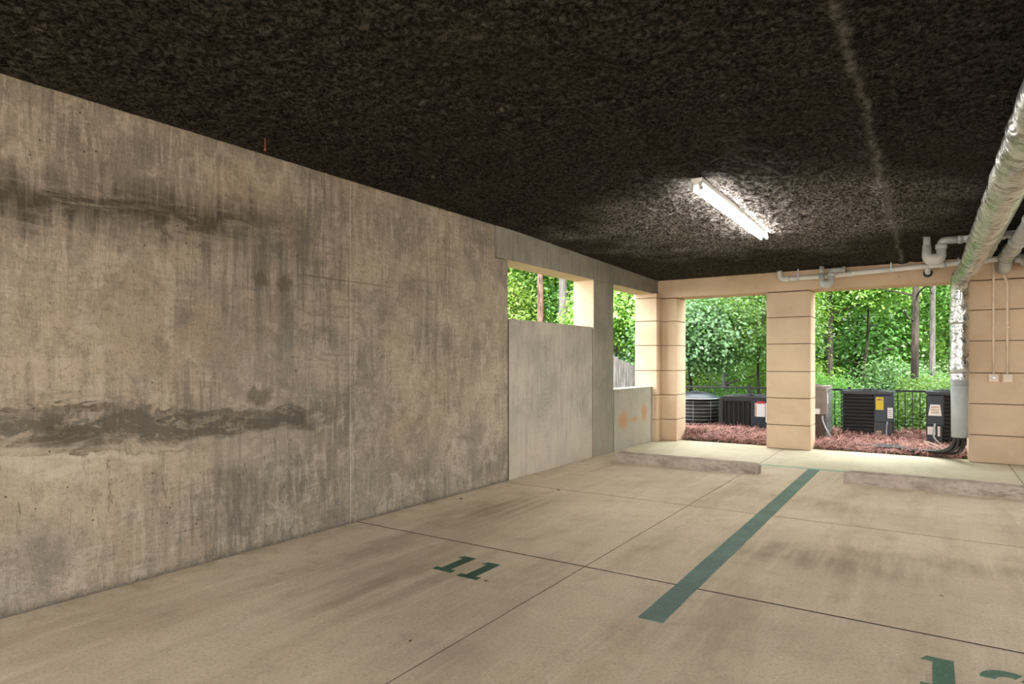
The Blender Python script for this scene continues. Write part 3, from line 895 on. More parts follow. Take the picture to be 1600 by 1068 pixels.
for i in range(2):
    P = smooth_path([(0.30 + 0.03 * i, 10.09, 0.42), (0.30 + 0.02 * i, 10.14, 0.28), (0.2, 10.36, 0.10 + 0.02 * i), (0.0, 10.6, 0.13 + 0.05 * i), (-0.08, 10.95, 0.16), (-0.02 + 0.1 * i, 11.3, 0.08)], 7)
    tag(tube('copper_line', P, 0.007, M['tan'], None, 8), 'thin pale refrigerant line looping from the sleeve to the right condenser', 'hose', 'thin refrigerant lines')

# ------------------------------------------------------------------ drain pipes
def pipe(name, P, r, mat, label, hubs=(), rad=0.09, group=None, extra=None):
    root = tag(empty(name, P[0]), label, 'pipe', group)
    base = Vector(P[0])
    rel = [Vector(p) - base for p in P]
    tube('pipe_run', arc_path(rel, rad, 7), r, mat, root, 20)
    for (a, b) in hubs:
        bm = bmesh.new(); bm_tube(bm, [Vector(a) - base, Vector(b) - base], r * 1.22, 20)
        link('pipe_hub', bm_mesh('pipe_hub', bm, True), mat, root)
    return root, base

PY = 10.10
pr, pb = pipe('drain_pipe', [(-1.88, PY, 2.70), (-1.88, PY, 2.535), (-1.20, PY, 2.545), (0.66, PY, 2.61), (0.78, PY - 0.02, 2.61)], 0.036, M['pvc'],
              'long white drain pipe strapped along the peach beam', [((-1.80, PY, 2.537), (-1.74, PY, 2.538)), ((-1.0, PY, 2.552), (-0.93, PY, 2.555)), ((0.10, PY, 2.588), (0.17, PY, 2.592)), ((0.55, PY, 2.606), (0.60, PY, 2.608))])
tube('pipe_stub', [Vector((-0.03, PY, 2.585)) - pb, Vector((-0.03, PY + 0.03, 2.52)) - pb, Vector((-0.03, PY + 0.13, 2.50)) - pb], 0.036, M['pvc'], pr, 16)
bm = bmesh.new(); bm_tube(bm, [Vector((-0.03, PY + 0.085, 2.50)) - pb, Vector((-0.03, PY + 0.112, 2.50)) - pb], 0.053, 20); link('escutcheon', bm_mesh('escutcheon', bm, True), M['black'], pr)
for x in (-1.62, -0.45, 0.3):
    z = 2.575 + (x + 0.3) * 0.036
    box('hanger_strap', Vector((x - 0.008, PY - 0.041, z - 0.045)) - pb, Vector((x + 0.008, PY - 0.037, 2.70)) - pb, M['metal'], pr)

def trap(x, y, ztop, zb, w, r, xend, mat, label):
    base = Vector((x, y, zb))
    root = tag(empty('drain_trap', base), label, 'pipe', 'drain traps hanging under the ceiling')
    H = ztop - zb
    tube('inlet_stub', [(0, 0, H), (0, 0, H * 0.55)], r * 0.85, mat, root, 18)
    pts = [(0, 0, H * 0.60)]
    R = w / 2
    for k in range(11):
        a = math.pi + math.pi * k / 10
        pts.append((R + R * math.cos(a), 0, R + r * 0.2 + R * math.sin(a)))
    pts.append((w, 0, H * 0.50))
    rs = [r] + [r * (1.1 + 0.55 * math.sin(math.pi * k / 10)) for k in range(11)] + [r * 1.15]
    tube('u_bend', pts, rs, mat, root, 20)
    bm = bmesh.new(); bm_tube(bm, [(w, 0, H * 0.42), (w, 0, H * 0.60)], r * 1.35, 20); link('union_nut', bm_mesh('union_nut', bm, True), mat, root)
    tube('outlet_elbow', arc_path([(w, 0, H * 0.45), (w, 0, H * 0.72), (w + xend, 0, H * 0.72)], 0.09, 8), r * 0.95, mat, root, 18)
    bm = bmesh.new(); bm_tube(bm, [(w + xend * 0.8, 0, H * 0.72), (w + xend, 0, H * 0.72)], r * 1.15, 20); link('pipe_hub', bm_mesh('pipe_hub', bm, True), mat, root)
    return root
trap(-1.295, PY - 0.125, 2.68, 2.405, 0.12, 0.038, 0.18, M['pvc_dirty'], 'white drain trap hanging in front of the beam above the wide opening')
trap(-0.035, 8.50, 2.73, 2.44, 0.135, 0.042, 0.19, M['pvc_dirty'], 'grey drain trap hanging from the dark ceiling left of the foil duct')

gp = 'grey drain pipes at the right edge'
pipe('drain_pipe', [(0.78, 2.5, 2.60), (0.78, 10.02, 2.60), (0.78, 10.02, 2.50), (0.78, 10.4, 2.48)], 0.072, M['pvc_dirty'], 'thick grey drain pipe running towards the peach beam at the right edge',
     [((0.78, 9.2, 2.60), (0.78, 9.3, 2.60)), ((0.78, 8.55, 2.60), (0.78, 8.66, 2.60)), ((0.78, 7.3, 2.60), (0.78, 7.4, 2.60)), ((0.78, 9.75, 2.60), (0.78, 9.83, 2.60))], 0.08)
pipe('drain_pipe', [(0.29, 8.50, 2.648), (0.70, 8.50, 2.655), (1.5, 8.50, 2.67)], 0.040, M['pvc_dirty'], 'grey branch pipe from the trap passing above the foil duct', [((0.42, 8.5, 2.65), (0.48, 8.5, 2.651)), ((0.60, 8.5, 2.653), (0.66, 8.5, 2.654))])
pipe('drain_pipe', [(0.97, 9.1, 2.70), (0.97, 9.1, 2.53), (0.97, 9.65, 2.53), (0.97, 9.95, 2.53)], 0.05, M['pvc_dirty'], 'short grey pipe elbow beside the thick drain pipe', [((0.97, 9.4, 2.53), (0.97, 9.48, 2.53)), ((0.97, 9.85, 2.53), (0.97, 9.93, 2.53))])
pipe('drain_pipe', [(0.60, 6.0, 2.66), (0.60, 9.0, 2.64), (0.60, 9.78, 2.62)], 0.038, M['pvc_dirty'], 'slim grey pipe between the foil duct and the thick drain pipe', [((0.60, 9.2, 2.635), (0.60, 9.27, 2.633)), ((0.60, 8.7, 2.645), (0.60, 8.78, 2.643))])
pipe('drain_pipe', [(0.86, 9.75, 2.56), (1.15, 9.82, 2.52), (1.6, 9.9, 2.50)], 0.055, M['pvc_dirty'], 'grey branch pipe leaving the thick drain pipe to the right', [((0.93, 9.768, 2.55), (1.0, 9.785, 2.54))])

# conduits and boxes on the right pillar
def conduit(x, kink, label):
    root = tag(empty('conduit_box', (x, BY0, 1.02)), label, 'electrical box', 'conduits and boxes on the right pillar')
    yc = -0.012
    P = [(0, yc, 0.10), (0, yc, 1.22), (0, yc, 1.30)]
    P += [(-kink, yc, 1.42), (-kink, yc, 1.62)] if kink else [(0, yc, 1.62)]
    tube('conduit', arc_path(P, 0.04, 4), 0.014, M['conduit'], root, 10)
    box('junction_box', (-0.052, -0.045, 0.03), (0.052, 0.0, 0.135), M['conduit'], root, 0.006)
    box('cover_plate', (-0.045, -0.050, 0.037), (0.045, -0.044, 0.128), M['conduit'], root, 0.003)
    if not kink:
        box('receptacle', (-0.016, -0.054, 0.07), (0.016, -0.049, 0.10), M['metal'], root, 0.003)
    for z in (0.72,):
        box('clip', (-0.018, -0.026, z), (0.018, 0.0, z + 0.018), M['conduit'], root, 0.003)
conduit(0.675, 0.0, 'left conduit and switch box with a small grey square on the pillar')
conduit(0.815, 0.05, 'right conduit with a kink at the top and a blank box')

# bolt rusting from the ceiling, debris on the slab
rb = tag(empty('rusty_bolt', (-3.62, 2.56, 2.69)), 'rusty bolt hanging from the ceiling edge above the stained wall', 'bolt')
tube('shank', [(0, 0, 0.0), (0, 0, 0.09)], 0.005, M['rust'], rb, 8)
tube('head', [(0, 0, -0.012), (0, 0, 0.0)], 0.010, M['rust'], rb, 6, False)

def dry_leaf(x, y, s, rz, label):
    bm = bmesh.new()
    outl = [(0, -1), (0.35, -0.55), (0.5, 0), (0.3, 0.55), (0, 1), (-0.3, 0.55), (-0.5, 0), (-0.35, -0.55)]
    vs = [bm.verts.new((a * s, b * s, 0.004 + 0.35 * s * abs(a) + 0.1 * s * b * b)) for a, b in outl]
    c = [bm.verts.new((0, b * s, 0.003 + 0.1 * s * b * b)) for b in (-0.5, 0, 0.5)]
    for i in range(3): pass
    R = [vs[0], vs[1], vs[2], vs[3], vs[4]]; Lf = [vs[4], vs[5], vs[6], vs[7], vs[0]]
    bm.faces.new((vs[0], vs[1], c[0])); bm.faces.new((vs[1], vs[2], c[1], c[0])); bm.faces.new((vs[2], vs[3], c[2], c[1])); bm.faces.new((vs[3], vs[4], c[2]))
    bm.faces.new((vs[4], vs[5], c[2])); bm.faces.new((vs[5], vs[6], c[1], c[2])); bm.faces.new((vs[6], vs[7], c[0], c[1])); bm.faces.new((vs[7], vs[0], c[0]))
    r = bmesh.ops.solidify(bm, geom=list(bm.faces), thickness=0.001)
    tag(link('dry_leaf', bm_mesh('dry_leaf', bm), M['dryleaf'], None, (x, y, 0.001), (0, 0, rz)), label, 'leaf', 'dry leaves on the slab')
dry_leaf(-3.72, 4.75, 0.035, 0.9, 'small brown leaf on the slab at the foot of the long concrete wall')
dry_leaf(-2.02, 2.2, 0.012, 0.2, 'tiny dark crumb of leaf on the slab near the camera')
dry_leaf(-3.15, 5.62, 0.026, 1.4, 'small dark leaf by the joint below the infill panel')
dry_leaf(-2.2, 3.05, 0.016, 2.2, 'tiny brown leaf right of the number 11')
dry_leaf(0.05, 4.25, 0.012, 1.1, 'dark speck of leaf on the slab right of the wide green stripe')

# ------------------------------------------------------------------ condensers
def rounded_lid(name, x0, x1, y0, y1, z0, z1, mat, parent, r=0.06):
    P = []
    for cx, cy, a0 in ((x1 - r, y1 - r, 0), (x0 + r, y1 - r, 90), (x0 + r, y0 + r, 180), (x1 - r, y0 + r, 270)):
        for k in range(6):
            a = math.radians(a0 + 18 * k)
            P.append((cx + r * math.cos(a), cy + r * math.sin(a)))
    bm = bmesh.new(); bm_prism(bm, P, z0, z1)
    es = [e for e in bm.edges if all(abs(v.co.z - z1) < 1e-6 for v in e.verts)]
    bmesh.ops.bevel(bm, geom=es, offset=min(0.02, (z1 - z0) * 0.45), segments=2, affect='EDGES')
    return link(name, bm_mesh(name, bm), mat, parent)

def fan_top(parent, cx, cy, z, R, mat):
    tube('fan_ring', [(cx + R * math.cos(a * math.pi / 16), cy + R * math.sin(a * math.pi / 16), z + 0.008) for a in range(33)], 0.008, mat, parent, 6)
    for i in range(12):
        a = i * math.pi / 6
        tube('guard_wire', [(cx + 0.05 * math.cos(a), cy + 0.05 * math.sin(a), z + 0.03), (cx + R * math.cos(a), cy + R * math.sin(a), z + 0.008)], 0.004, mat, parent, 5)
    tube('fan_hub', [(cx, cy, z), (cx, cy, z + 0.035)], 0.06, mat, parent, 14)

# round one
rc = tag(empty('condenser_unit', (-3.70, 11.95, 0.0)), 'round black condenser with wire hoops, beside the corner pillar', 'air conditioner', 'condensers behind the garage')
def ring_pts(R, z, n=40): return [(R * math.cos(2 * math.pi * k / n), R * math.sin(2 * math.pi * k / n), z) for k in range(n + 1)]
bm = bmesh.new(); bm_tube(bm, [(0, 0, 0.0), (0, 0, 0.62)], 0.405, 40); link('coil', bm_mesh('coil', bm, True), M['coil'], rc)
lid = bm = bmesh.new(); bm_tube(bm, [(0, 0, 0.615), (0, 0, 0.635), (0, 0, 0.652), (0, 0, 0.70), (0, 0, 0.725)], [0.43, 0.437, 0.425, 0.30, 0.20], 40)
link('top_cap', bm_mesh('top_cap', bm, True), M['acblue'], rc)
tube('cap_rim', ring_pts(0.436, 0.63), 0.010, M['metal'], rc, 6)
for k in range(9):
    tube('hoop_wire', ring_pts(0.424, 0.05 + k * 0.066), 0.0035, M['metal'], rc, 5)
for k in range(8):
    a = 2 * math.pi * k / 8 + 0.15
    tube('upright_wire', [(0.418 * math.cos(a), 0.418 * math.sin(a), 0.0), (0.418 * math.cos(a), 0.418 * math.sin(a), 0.62)], 0.003, M['metal'], rc, 5)
fan_top(rc, 0, 0, 0.725, 0.19, M['acblue'])

# square one with upright louvre bars
sc = tag(empty('condenser_unit', (-2.72, 11.95, 0.0)), 'square charcoal condenser with upright bars and a red-topped label', 'air conditioner', 'condensers behind the garage')
w = 0.41; d = 0.40; h = 0.665
box('coil', (-w + 0.02, -d + 0.02, 0.0), (w - 0.02, d - 0.02, h), M['coil'], sc)
rounded_lid('top_cap', -w - 0.01, w + 0.01, -d - 0.01, d + 0.01, h, h + 0.035, M['acdark'], sc, 0.03)
for sx in (-1, 1):
    for sy in (-1, 1):
        box('corner_post', (sx * w - 0.032, sy * d - 0.028, 0), (sx * w + 0.004 * (sx > 0), sy * d + 0.005, h) if sx > 0 else (-w + 0.032, sy * d + 0.005, h), M['acdark'], sc, 0.006) if sx < 0 else box('corner_post', (w - 0.032, sy * d - 0.005, 0), (w + 0.004, sy * d + 0.028 * (-sy), h) if sy < 0 else (w + 0.004, d + 0.005, h), M['acdark'], sc, 0.004)
box('top_rail', (-w, -d - 0.006, h - 0.045), (w, -d + 0.03, h), M['acdark'], sc, 0.004)
for k in range(7):
    x = -w + 0.065 + k * 0.079
    box('louver_bar', (x - 0.006, -d - 0.004, 0.0), (x + 0.006, -d + 0.016, h - 0.04), M['acdark'], sc, 0.002)
for sx in (-1, 1):
    for k in range(9):
        y = -d + 0.06 + k * 0.085
        box('louver_bar', (sx * w - 0.008, y - 0.006, 0.0), (sx * w + 0.008, y + 0.006, h - 0.04), M['acdark'], sc)
cp = box('control_panel', (0.10, -d - 0.012, 0.16), (w + 0.006, -d + 0.04, h - 0.02), M['acblue'], sc, 0.008)
lb = box('label', (0.20, -d - 0.016, 0.36), (0.335, -d - 0.012, 0.60), M['paper'], cp)
box('label_band', (0.20, -d - 0.017, 0.585), (0.335, -d - 0.0125, 0.625), M['red'], cp)
box('label', (0.165, -d - 0.015, 0.36), (0.20, -d - 0.012, 0.60), M['tan'], cp)
box('label', (0.345, -d - 0.015, 0.27), (0.405, -d - 0.012, 0.60), M['paper'], cp)
fan_top(sc, 0, 0, h + 0.035, 0.30, M['acblack'])

# taupe one partly behind the middle pillar
tc = tag(empty('condenser_unit', (-1.75, 11.53, 0.0)), 'taupe condenser with ribbed side, half hidden by the middle pillar', 'air conditioner', 'condensers behind the garage')
w = 0.37; d = 0.33; h = 0.86
box('coil', (-w + 0.02, -d + 0.02, 0.0), (w - 0.025, d - 0.02, h), M['acbrown'], tc)
rounded_lid('top_cap', -w - 0.01, w + 0.012, -d - 0.01, d + 0.01, h, h + 0.06, M['actaupe'], tc, 0.07)
box('control_box', (0.02, -d - 0.012, 0.46), (w + 0.004, -d + 0.16, h), M['actaupe'], tc, 0.02)
box('label', (0.10, -d - 0.0145, 0.475), (0.27, -d - 0.011, 0.56), M['paper'], tc)
box('label', (w + 0.003, -d + 0.035, 0.64), (w + 0.0075, -d + 0.085, 0.80), M['paper'], tc)
box('front_panel', (-w, -d - 0.005, 0.0), (w - 0.03, -d + 0.03, 0.46), M['acbrown'], tc, 0.008)
for k in range(30):
    z = 0.03 + k * 0.0275
    box('side_fin', (w - 0.03, -d + 0.17 if z > 0.45 else -d + 0.06, z), (w + 0.010, d - 0.02, z + 0.012), M['fin'], tc)
tube('power_whip', smooth_path([(w - 0.06, -d - 0.02, 0.45), (w - 0.05, -d - 0.05, 0.36), (w + 0.02, -d - 0.06, 0.20), (w + 0.10, -d - 0.03, 0.05)], 6), 0.012, M['metal'], tc, 8)
fan_top(tc, 0, 0, h + 0.06, 0.26, M['acbrown'])

# big dark one with horizontal louvres
def louvred(name, loc, w, d, h, label, box_side, n=13):
    r = tag(empty(name, loc), label, 'air conditioner', 'condensers behind the garage')
    box('coil', (-w + 0.03, -d + 0.03, 0.0), (w - 0.03, d - 0.03, h), M['coil'], r)
    rounded_lid('top_cap', -w - 0.012, w + 0.012, -d - 0.012, d + 0.012, h, h + 0.045, M['acdark'], r, 0.06)
    bx0, bx1 = (0.28 * w, w) if box_side > 0 else (-w, -0.42 * w)
    lx0, lx1 = (-w, 0.28 * w) if box_side > 0 else (-0.42 * w, w)
    for k in range(n):
        z = 0.02 + k * (h - 0.03) / n
        box('louver_slat', (lx0, -d - 0.004, z), (lx1, -d + 0.03, z + 0.020), M['acblack'], r, 0.003)
        box('side_slat', (w - 0.03, -d + 0.10, z), (w + 0.004, d - 0.02, z + 0.020), M['acblack'], r)
        box('side_slat', (-w - 0.004, -d + 0.02 if box_side > 0 else -d + 0.1, z), (-w + 0.03, d - 0.02, z + 0.020), M['acblack'], r)
    box('lower_panel', (bx0, -d - 0.002, 0.0), (bx1 - 0.01, -d + 0.05, h * 0.46), M['acdark'], r, 0.006)
    cb = box('control_box', (bx0, -d - 0.014, h * 0.42), (bx1 + 0.006, -d + 0.12, h - 0.01), M['acblue'], r, 0.014)
    fan_top(r, 0, 0, h + 0.045, 0.28, M['acblack'])
    return r, cb
bc, cb = louvred('condenser_unit', (-0.88, 12.27, 0.0), 0.375, 0.37, 0.78, 'large black slatted condenser with a yellow tag, between the middle pillar and the duct', 1)
lbl = box('label', (0.135, -0.3885, 0.53), (0.245, -0.3835, 0.735), M['yellow'], cb)
box('label', (0.30, -0.388, 0.40), (0.375, -0.3835, 0.57), M['paper'], cb)
for k in range(4):
    box('label_print', (0.31, -0.3895, 0.425 + k * 0.033), (0.362, -0.3875, 0.433 + k * 0.033), M['ink'], cb)
box('label_print', (0.155, -0.3895, 0.69), (0.225, -0.388, 0.705), M['ink'], cb)
pl = box('rating_label', (0.14, -0.378, 0.04), (0.22, -0.371, 0.19), M['tan'], bc)
for k in range(4): box('label_print', (0.145, -0.380, 0.065 + k * 0.03), (0.215, -0.377, 0.072 + k * 0.03), M['ink'], pl)
tube('power_whip', smooth_path([(0.30, -0.385, 0.34), (0.29, -0.42, 0.24), (0.29, -0.43, 0.12), (0.32, -0.42, 0.0)], 6), 0.012, M['metal'], bc, 8)
dc, cb = louvred('condenser_unit', (0.325, 11.97, 0.0), 0.38, 0.37, 0.81, 'black slatted condenser with a trapezoid label, behind the foil duct', -1)
bm = bmesh.new()
q = [(-0.355, 0.49), (-0.185, 0.49), (-0.205, 0.66), (-0.33, 0.66)]
fv = [bm.verts.new((a, -0.389, b)) for a, b in q]; bv = [bm.verts.new((a, -0.383, b)) for a, b in q]
bm.faces.new(fv); bm.faces.new(bv[::-1])
for i in range(4): bm.faces.new((fv[i], bv[i], bv[(i + 1) % 4], fv[(i + 1) % 4]))
link('label', bm_mesh('label', bm), M['paper'], cb)
for k in range(3): box('label_print', (-0.32, -0.3905, 0.53 + k * 0.04), (-0.22, -0.3885, 0.55 + k * 0.04), M['tan'], cb)
box('rating_label', (-0.365, -0.378, 0.20), (-0.265, -0.371, 0.32), M['paper'], dc)
box('rating_label', (-0.235, -0.378, 0.18), (-0.205, -0.371, 0.33), M['paper'], dc)
tube('power_whip', smooth_path([(-0.27, -0.385, 0.37), (-0.28, -0.42, 0.28), (-0.28, -0.44, 0.16), (-0.18, -0.46, 0.06), (-0.05, -0.45, 0.02)], 6), 0.013, M['fin'], dc, 8)

# ------------------------------------------------------------------ railing
RY = 12.78
rail = tag(empty('metal_railing', (-2.0, RY, -0.15)), 'black metal railing with thin pickets behind the condensers', 'railing')
X0, X1 = -2.95, 3.4
box('top_rail', (X0, -0.018, 0.945), (X1, 0.018, 0.978), M['black'], rail, 0.004)
box('bottom_rail', (X0, -0.016, 0.07), (X1, 0.016, 0.10), M['black'], rail, 0.004)
pk = box('picket', (-0.0065, -0.0065, 0.08), (0.0065, 0.0065, 0.955), M['black'], rail)
pk.location.x = X0 + 0.05
k = 1
while X0 + 0.05 + k * 0.108 < X1:
    c = pk.copy(); COL.objects.link(c); c.location.x = X0 + 0.05 + k * 0.108; k += 1
for x in (-2.65, -0.93, 0.79, 2.5):
    p = box('post', (x - 0.022, -0.022, -0.12), (x + 0.022, 0.022, 1.0), M['black'], rail, 0.004)
    box('post_cap', (x - 0.027, -0.027, 0.995), (x + 0.027, 0.027, 1.015), M['black'], p, 0.004)

# ------------------------------------------------------------------ pine straw
def mound(x, y):
    base = ground_z(x, y)
    return base + vnoise(x + 50, y + 50, 1.6, 31) * 0.14 + vnoise(x + 50, y + 50, 4, 32) * 0.07 + 0.06
def straw(n):
    x = RNG.uniform(-6, 3.6, n); y = 10.44 + RNG.beta(1.1, 1.7, n) * 2.5
    # no needles inside the wall pillars
    z = mound(x, y) * np.clip((y - 10.40) / 0.25, 0.15, 1) + RNG.uniform(-0.01, 0.05, n)
    fl = (y > 10.66); keep = fl | ~((x < -3.45) | ((x > -2.13) & (x < -1.44)) | (x > 0.38))
    x, y, z = x[keep], y[keep], z[keep]; n = len(x)
    a = RNG.uniform(0, 2 * np.pi, n); tilt = RNG.normal(0.05, 0.38, n)
    tall = RNG.random(n) < 0.08
    tilt = np.where(tall, RNG.uniform(0.5, 1.1, n), tilt)
    L = RNG.uniform(0.07, 0.20, n)
    dx, dy, dz = np.cos(a) * np.cos(tilt), np.sin(a) * np.cos(tilt), np.sin(tilt)
    bend = RNG.normal(0, 0.25, n)
    px, py = -np.sin(a), np.cos(a)
    wv = 0.0032
    pts = []
    for t in (0, 0.5, 1.0):
        cx = x + dx * L * (t - 0.5) + px * bend * L * (t - 0.5) ** 2 * 2
        cy = y + dy * L * (t - 0.5) + py * bend * L * (t - 0.5) ** 2 * 2
        cz = np.maximum(z + dz * L * (t - 0.3) - 0.25 * L * (t - 0.5) ** 2, -0.01)
        cy = np.maximum(cy, 10.36)
        k = wv * (1.0 if t < 1 else 0.4)
        pts.append(np.stack([cx - px * k, cy - py * k, cz], -1)); pts.append(np.stack([cx + px * k, cy + py * k, cz + k], -1))
    V = np.stack(pts, 1).reshape(-1, 3)
    b = np.arange(n)[:, None] * 6
    F = np.concatenate([b + np.array([0, 1, 3, 2]), b + np.array([2, 3, 5, 4])], 0)
    return np_mesh('pine_straw', V, F)
sx_, sy_ = np.meshgrid(np.arange(-6, 3.7, 0.1), np.arange(10.5, 13.1, 0.1), indexing='ij')
sz_ = mound(sx_, sy_) * np.clip((sy_ - 10.40) / 0.25, 0.1, 1) - 0.012
for (pa, pb) in ((-7, -3.44), (-2.14, -1.43), (0.37, 9)):
    sz_ = np.where((sx_ > pa) & (sx_ < pb) & (sy_ < 10.7), -0.03, sz_)
idx = np.arange(sx_.size).reshape(sx_.shape)
F = np.stack([idx[:-1, :-1], idx[1:, :-1], idx[1:, 1:], idx[:-1, 1:]], -1).reshape(-1, 4)
def litter_mat():
    N = NT('matted_pine_straw', 0.95, spec=0.1)
    N.color(N.mix(N.ramp(N.noise(22, 7, 0.8), 0.35, 0.65), (0.08, 0.03, 0.022), (0.27, 0.125, 0.09)))
    N.bump(N.noise(30, 7, 0.8), 1.0, 0.03)
    return N.m
bed_me = np_mesh('straw_bed', np.stack([sx_, sy_, sz_], -1).reshape(-1, 3), F)
bed_me.polygons.foreach_set('use_smooth', np.ones(len(F), bool))
bed = tag(link('straw_bed', bed_me, litter_mat()), 'bed of matted red brown pine straw around the condensers', 'pine straw', kind='stuff')
needles = link('needles', straw(60000), M['straw'], bed)
needles['kind'] = 'stuff'

# ------------------------------------------------------------------ fences beyond
def board_fence(name, p0, p1, z0, z1a, z1b, bw, mat, label, n_rail=2):
    p0, p1 = Vector(p0), Vector(p1)
    L = (p1 - p0).length
    root = tag(empty(name, (p0.x, p0.y, z0), math.atan2(p1.y - p0.y, p1.x - p0.x)), label, 'fence')
    n = int(L / bw)
    for i in range(n):
        x = i * bw
        rr = random.Random(i * 7 + n)
        h = z1a + (z1b - z1a) * (i + 0.5) / n - z0 + rr.uniform(-0.015, 0.015)
        h2 = h + (z1b - z1a) / n
        bm = bmesh.new()
        bm_prism(bm, [(x + 0.004, -0.011), (x + bw - 0.004, -0.011), (x + bw - 0.004, 0.011), (x + 0.004, 0.011)], 0, h)
        link('board', bm_mesh('board', bm), mat, root, (0, rr.uniform(-0.004, 0.004), 0))
    dz = (z1b - z1a)
    for k in range(n_rail):
        q = 0.25 + k * 0.45
        bm = bmesh.new()
        ha, hb = (z1a - z0) * q, (z1b - z0) * q
        bm_tube(bm, [(0, 0.035, ha), (L, 0.035, hb)], 0.03, 4)
        link('fence_rail', bm_mesh('fence_rail', bm), mat, root)
    return root
board_fence('board_fence', (-5.45, 10.5, 0), (-5.30, 15.8, 0), -0.6, 1.75, 0.64, 0.185, M['wood'], 'weathered grey board fence sloping down outside the parapet opening')
board_fence('board_fence', (-7.0, 26.0, 0), (-2.3, 26.4, 0), 0.2, 2.15, 2.0, 0.15, M['wood2'], 'pale board fence below the hedge, deep in the woods')
board_fence('board_fence', (-2.3, 26.4, 0), (1.5, 25.2, 0), 0.2, 1.75, 1.2, 0.15, M['wood2'], 'lower pale board fence stepping down to the right in the woods')

# ------------------------------------------------------------------ house beyond
hs = tag(empty('house', (-6.6, 36.0, 2.0)), 'pale sided house with dark roof glimpsed through the trees', 'house')
for k in range(22):
    box('siding_board', (-4, -0.012 * 1, k * 0.20), (4, 0.02, k * 0.20 + 0.192), M['siding'], hs)
box('wall', (-4, 0.02, -1.0), (4, 6, 4.4), M['siding'], hs)
for x in (-2.6, 0.2, 2.4):
    wn = box('window', (x - 0.55, -0.05, 1.1), (x + 0.55, 0.03, 2.5), M['white'], hs)
    for sx in (-1, 1):
        for sz in (0, 1):
            box('pane', (x + (-0.48 if sx < 0 else 0.03), -0.055, 1.17 + sz * 0.66), (x + (-0.03 if sx < 0 else 0.48), -0.045, 1.17 + sz * 0.66 + 0.58), M['glass'], wn)
bm = bmesh.new()
rv = [bm.verts.new(p) for p in ((-4.4, -0.5, 4.3), (4.4, -0.5, 4.3), (4.4, 6.5, 4.3), (-4.4, 6.5, 4.3), (-4.4, 3, 6.4), (4.4, 3, 6.4))]
for f in ((0, 1, 5, 4), (2, 3, 4, 5), (0, 4, 3), (1, 2, 5), (3, 2, 1, 0)): bm.faces.new([rv[i] for i in f])
link('roof', bm_mesh('roof', bm), M['roof'], hs)
dk = box('deck', (-1.0, -2.4, 0.2), (3.6, -0.05, 0.4), M['bark1'], hs)
for x in (-0.9, 1.2, 3.5): box('deck_post', (x - 0.08, -2.35, -2.0), (x + 0.08, -2.2, 1.2), M['bark1'], dk)
box('deck_rail', (-1.0, -2.36, 1.15), (3.6, -2.26, 1.25), M['bark1'], dk)

# ------------------------------------------------------------------ vegetation
def leaf_cloud(name, n_spray, per, R, leaf, seed, flat_=0.35, spray=0.42, hollow=0.5):
    r = np.random.default_rng(seed)
    d = r.normal(size=(n_spray, 3)); d /= np.linalg.norm(d, axis=1)[:, None]
    rad = (hollow + (1 - hollow) * r.random(n_spray)) ** 0.7
    lum = 1 + 0.25 * np.sin(d[:, 0] * 4 + seed) * np.cos(d[:, 1] * 5 + d[:, 2] * 3)
    c = d * (rad * lum)[:, None] * np.array(R)
    out = d * np.array([1, 1, 0.35])
    nrm = np.array([0, 0, 1.0]) + out * 0.7 + r.normal(0, 0.25, (n_spray, 3))
    nrm /= np.linalg.norm(nrm, axis=1)[:, None]
    n = n_spray * per
    C = np.repeat(c, per, 0); Nn = np.repeat(nrm, per, 0)
    q = r.normal(size=(n, 3)) * spray * 0.5
    q -= Nn * (np.sum(q * Nn, 1) * (1 - flat_))[:, None]
    P = C + q
    ln = Nn + r.normal(0, 0.45, (n, 3)); ln /= np.linalg.norm(ln, axis=1)[:, None]
    dr = q + r.normal(0, 0.15, (n, 3)); dr -= ln * np.sum(dr * ln, 1)[:, None]; dr /= np.linalg.norm(dr, axis=1)[:, None] + 1e-9
    sd = np.cross(ln, dr)
    L = (leaf * r.uniform(0.6, 1.25, n))[:, None]
    W = L * 0.30
    v0 = P; v2 = P + dr * L - ln * L * 0.12
    v1 = P + dr * L * 0.45 + sd * W + ln * L * 0.06; v3 = P + dr * L * 0.45 - sd * W + ln * L * 0.06
    V = np.stack([v0, v1, v2, v3], 1).reshape(-1, 3)
    b = np.arange(n)[:, None] * 4
    F = np.concatenate([b + np.array([0, 1, 2]), b + np.array([0, 2, 3])], 0)
    return np_mesh(name, V, F)

CL = {
    'bushA': leaf_cloud('foliage', 525, 27, (1.5, 1.4, 1.15), 0.104, 1),
    'bushB': leaf_cloud('foliage', 525, 27, (1.6, 1.3, 1.3), 0.088, 2, spray=0.5),
    'bushC': leaf_cloud('foliage', 450, 30, (1.4, 1.4, 1.0), 0.128, 3, spray=0.55),
    'crownA': leaf_cloud('foliage', 800, 27, (2.4, 2.2, 2.6), 0.112, 4, spray=0.6, hollow=0.3),
    'crownB': leaf_cloud('foliage', 800, 27, (2.2, 2.5, 3.0), 0.128, 5, spray=0.7, hollow=0.3),
    'crownC': leaf_cloud('foliage', 650, 32, (2.8, 2.6, 2.0), 0.144, 6, spray=0.7, hollow=0.25),
    'hedge': leaf_cloud('foliage', 650, 30, (2.2, 0.5, 0.42), 0.064, 7, spray=0.3, hollow=0.7, flat_=0.8),
    'cover': leaf_cloud('foliage', 375, 27, (1.6, 1.4, 0.42), 0.104, 8, spray=0.45, hollow=0.2),
}
LEAFMESH = {}
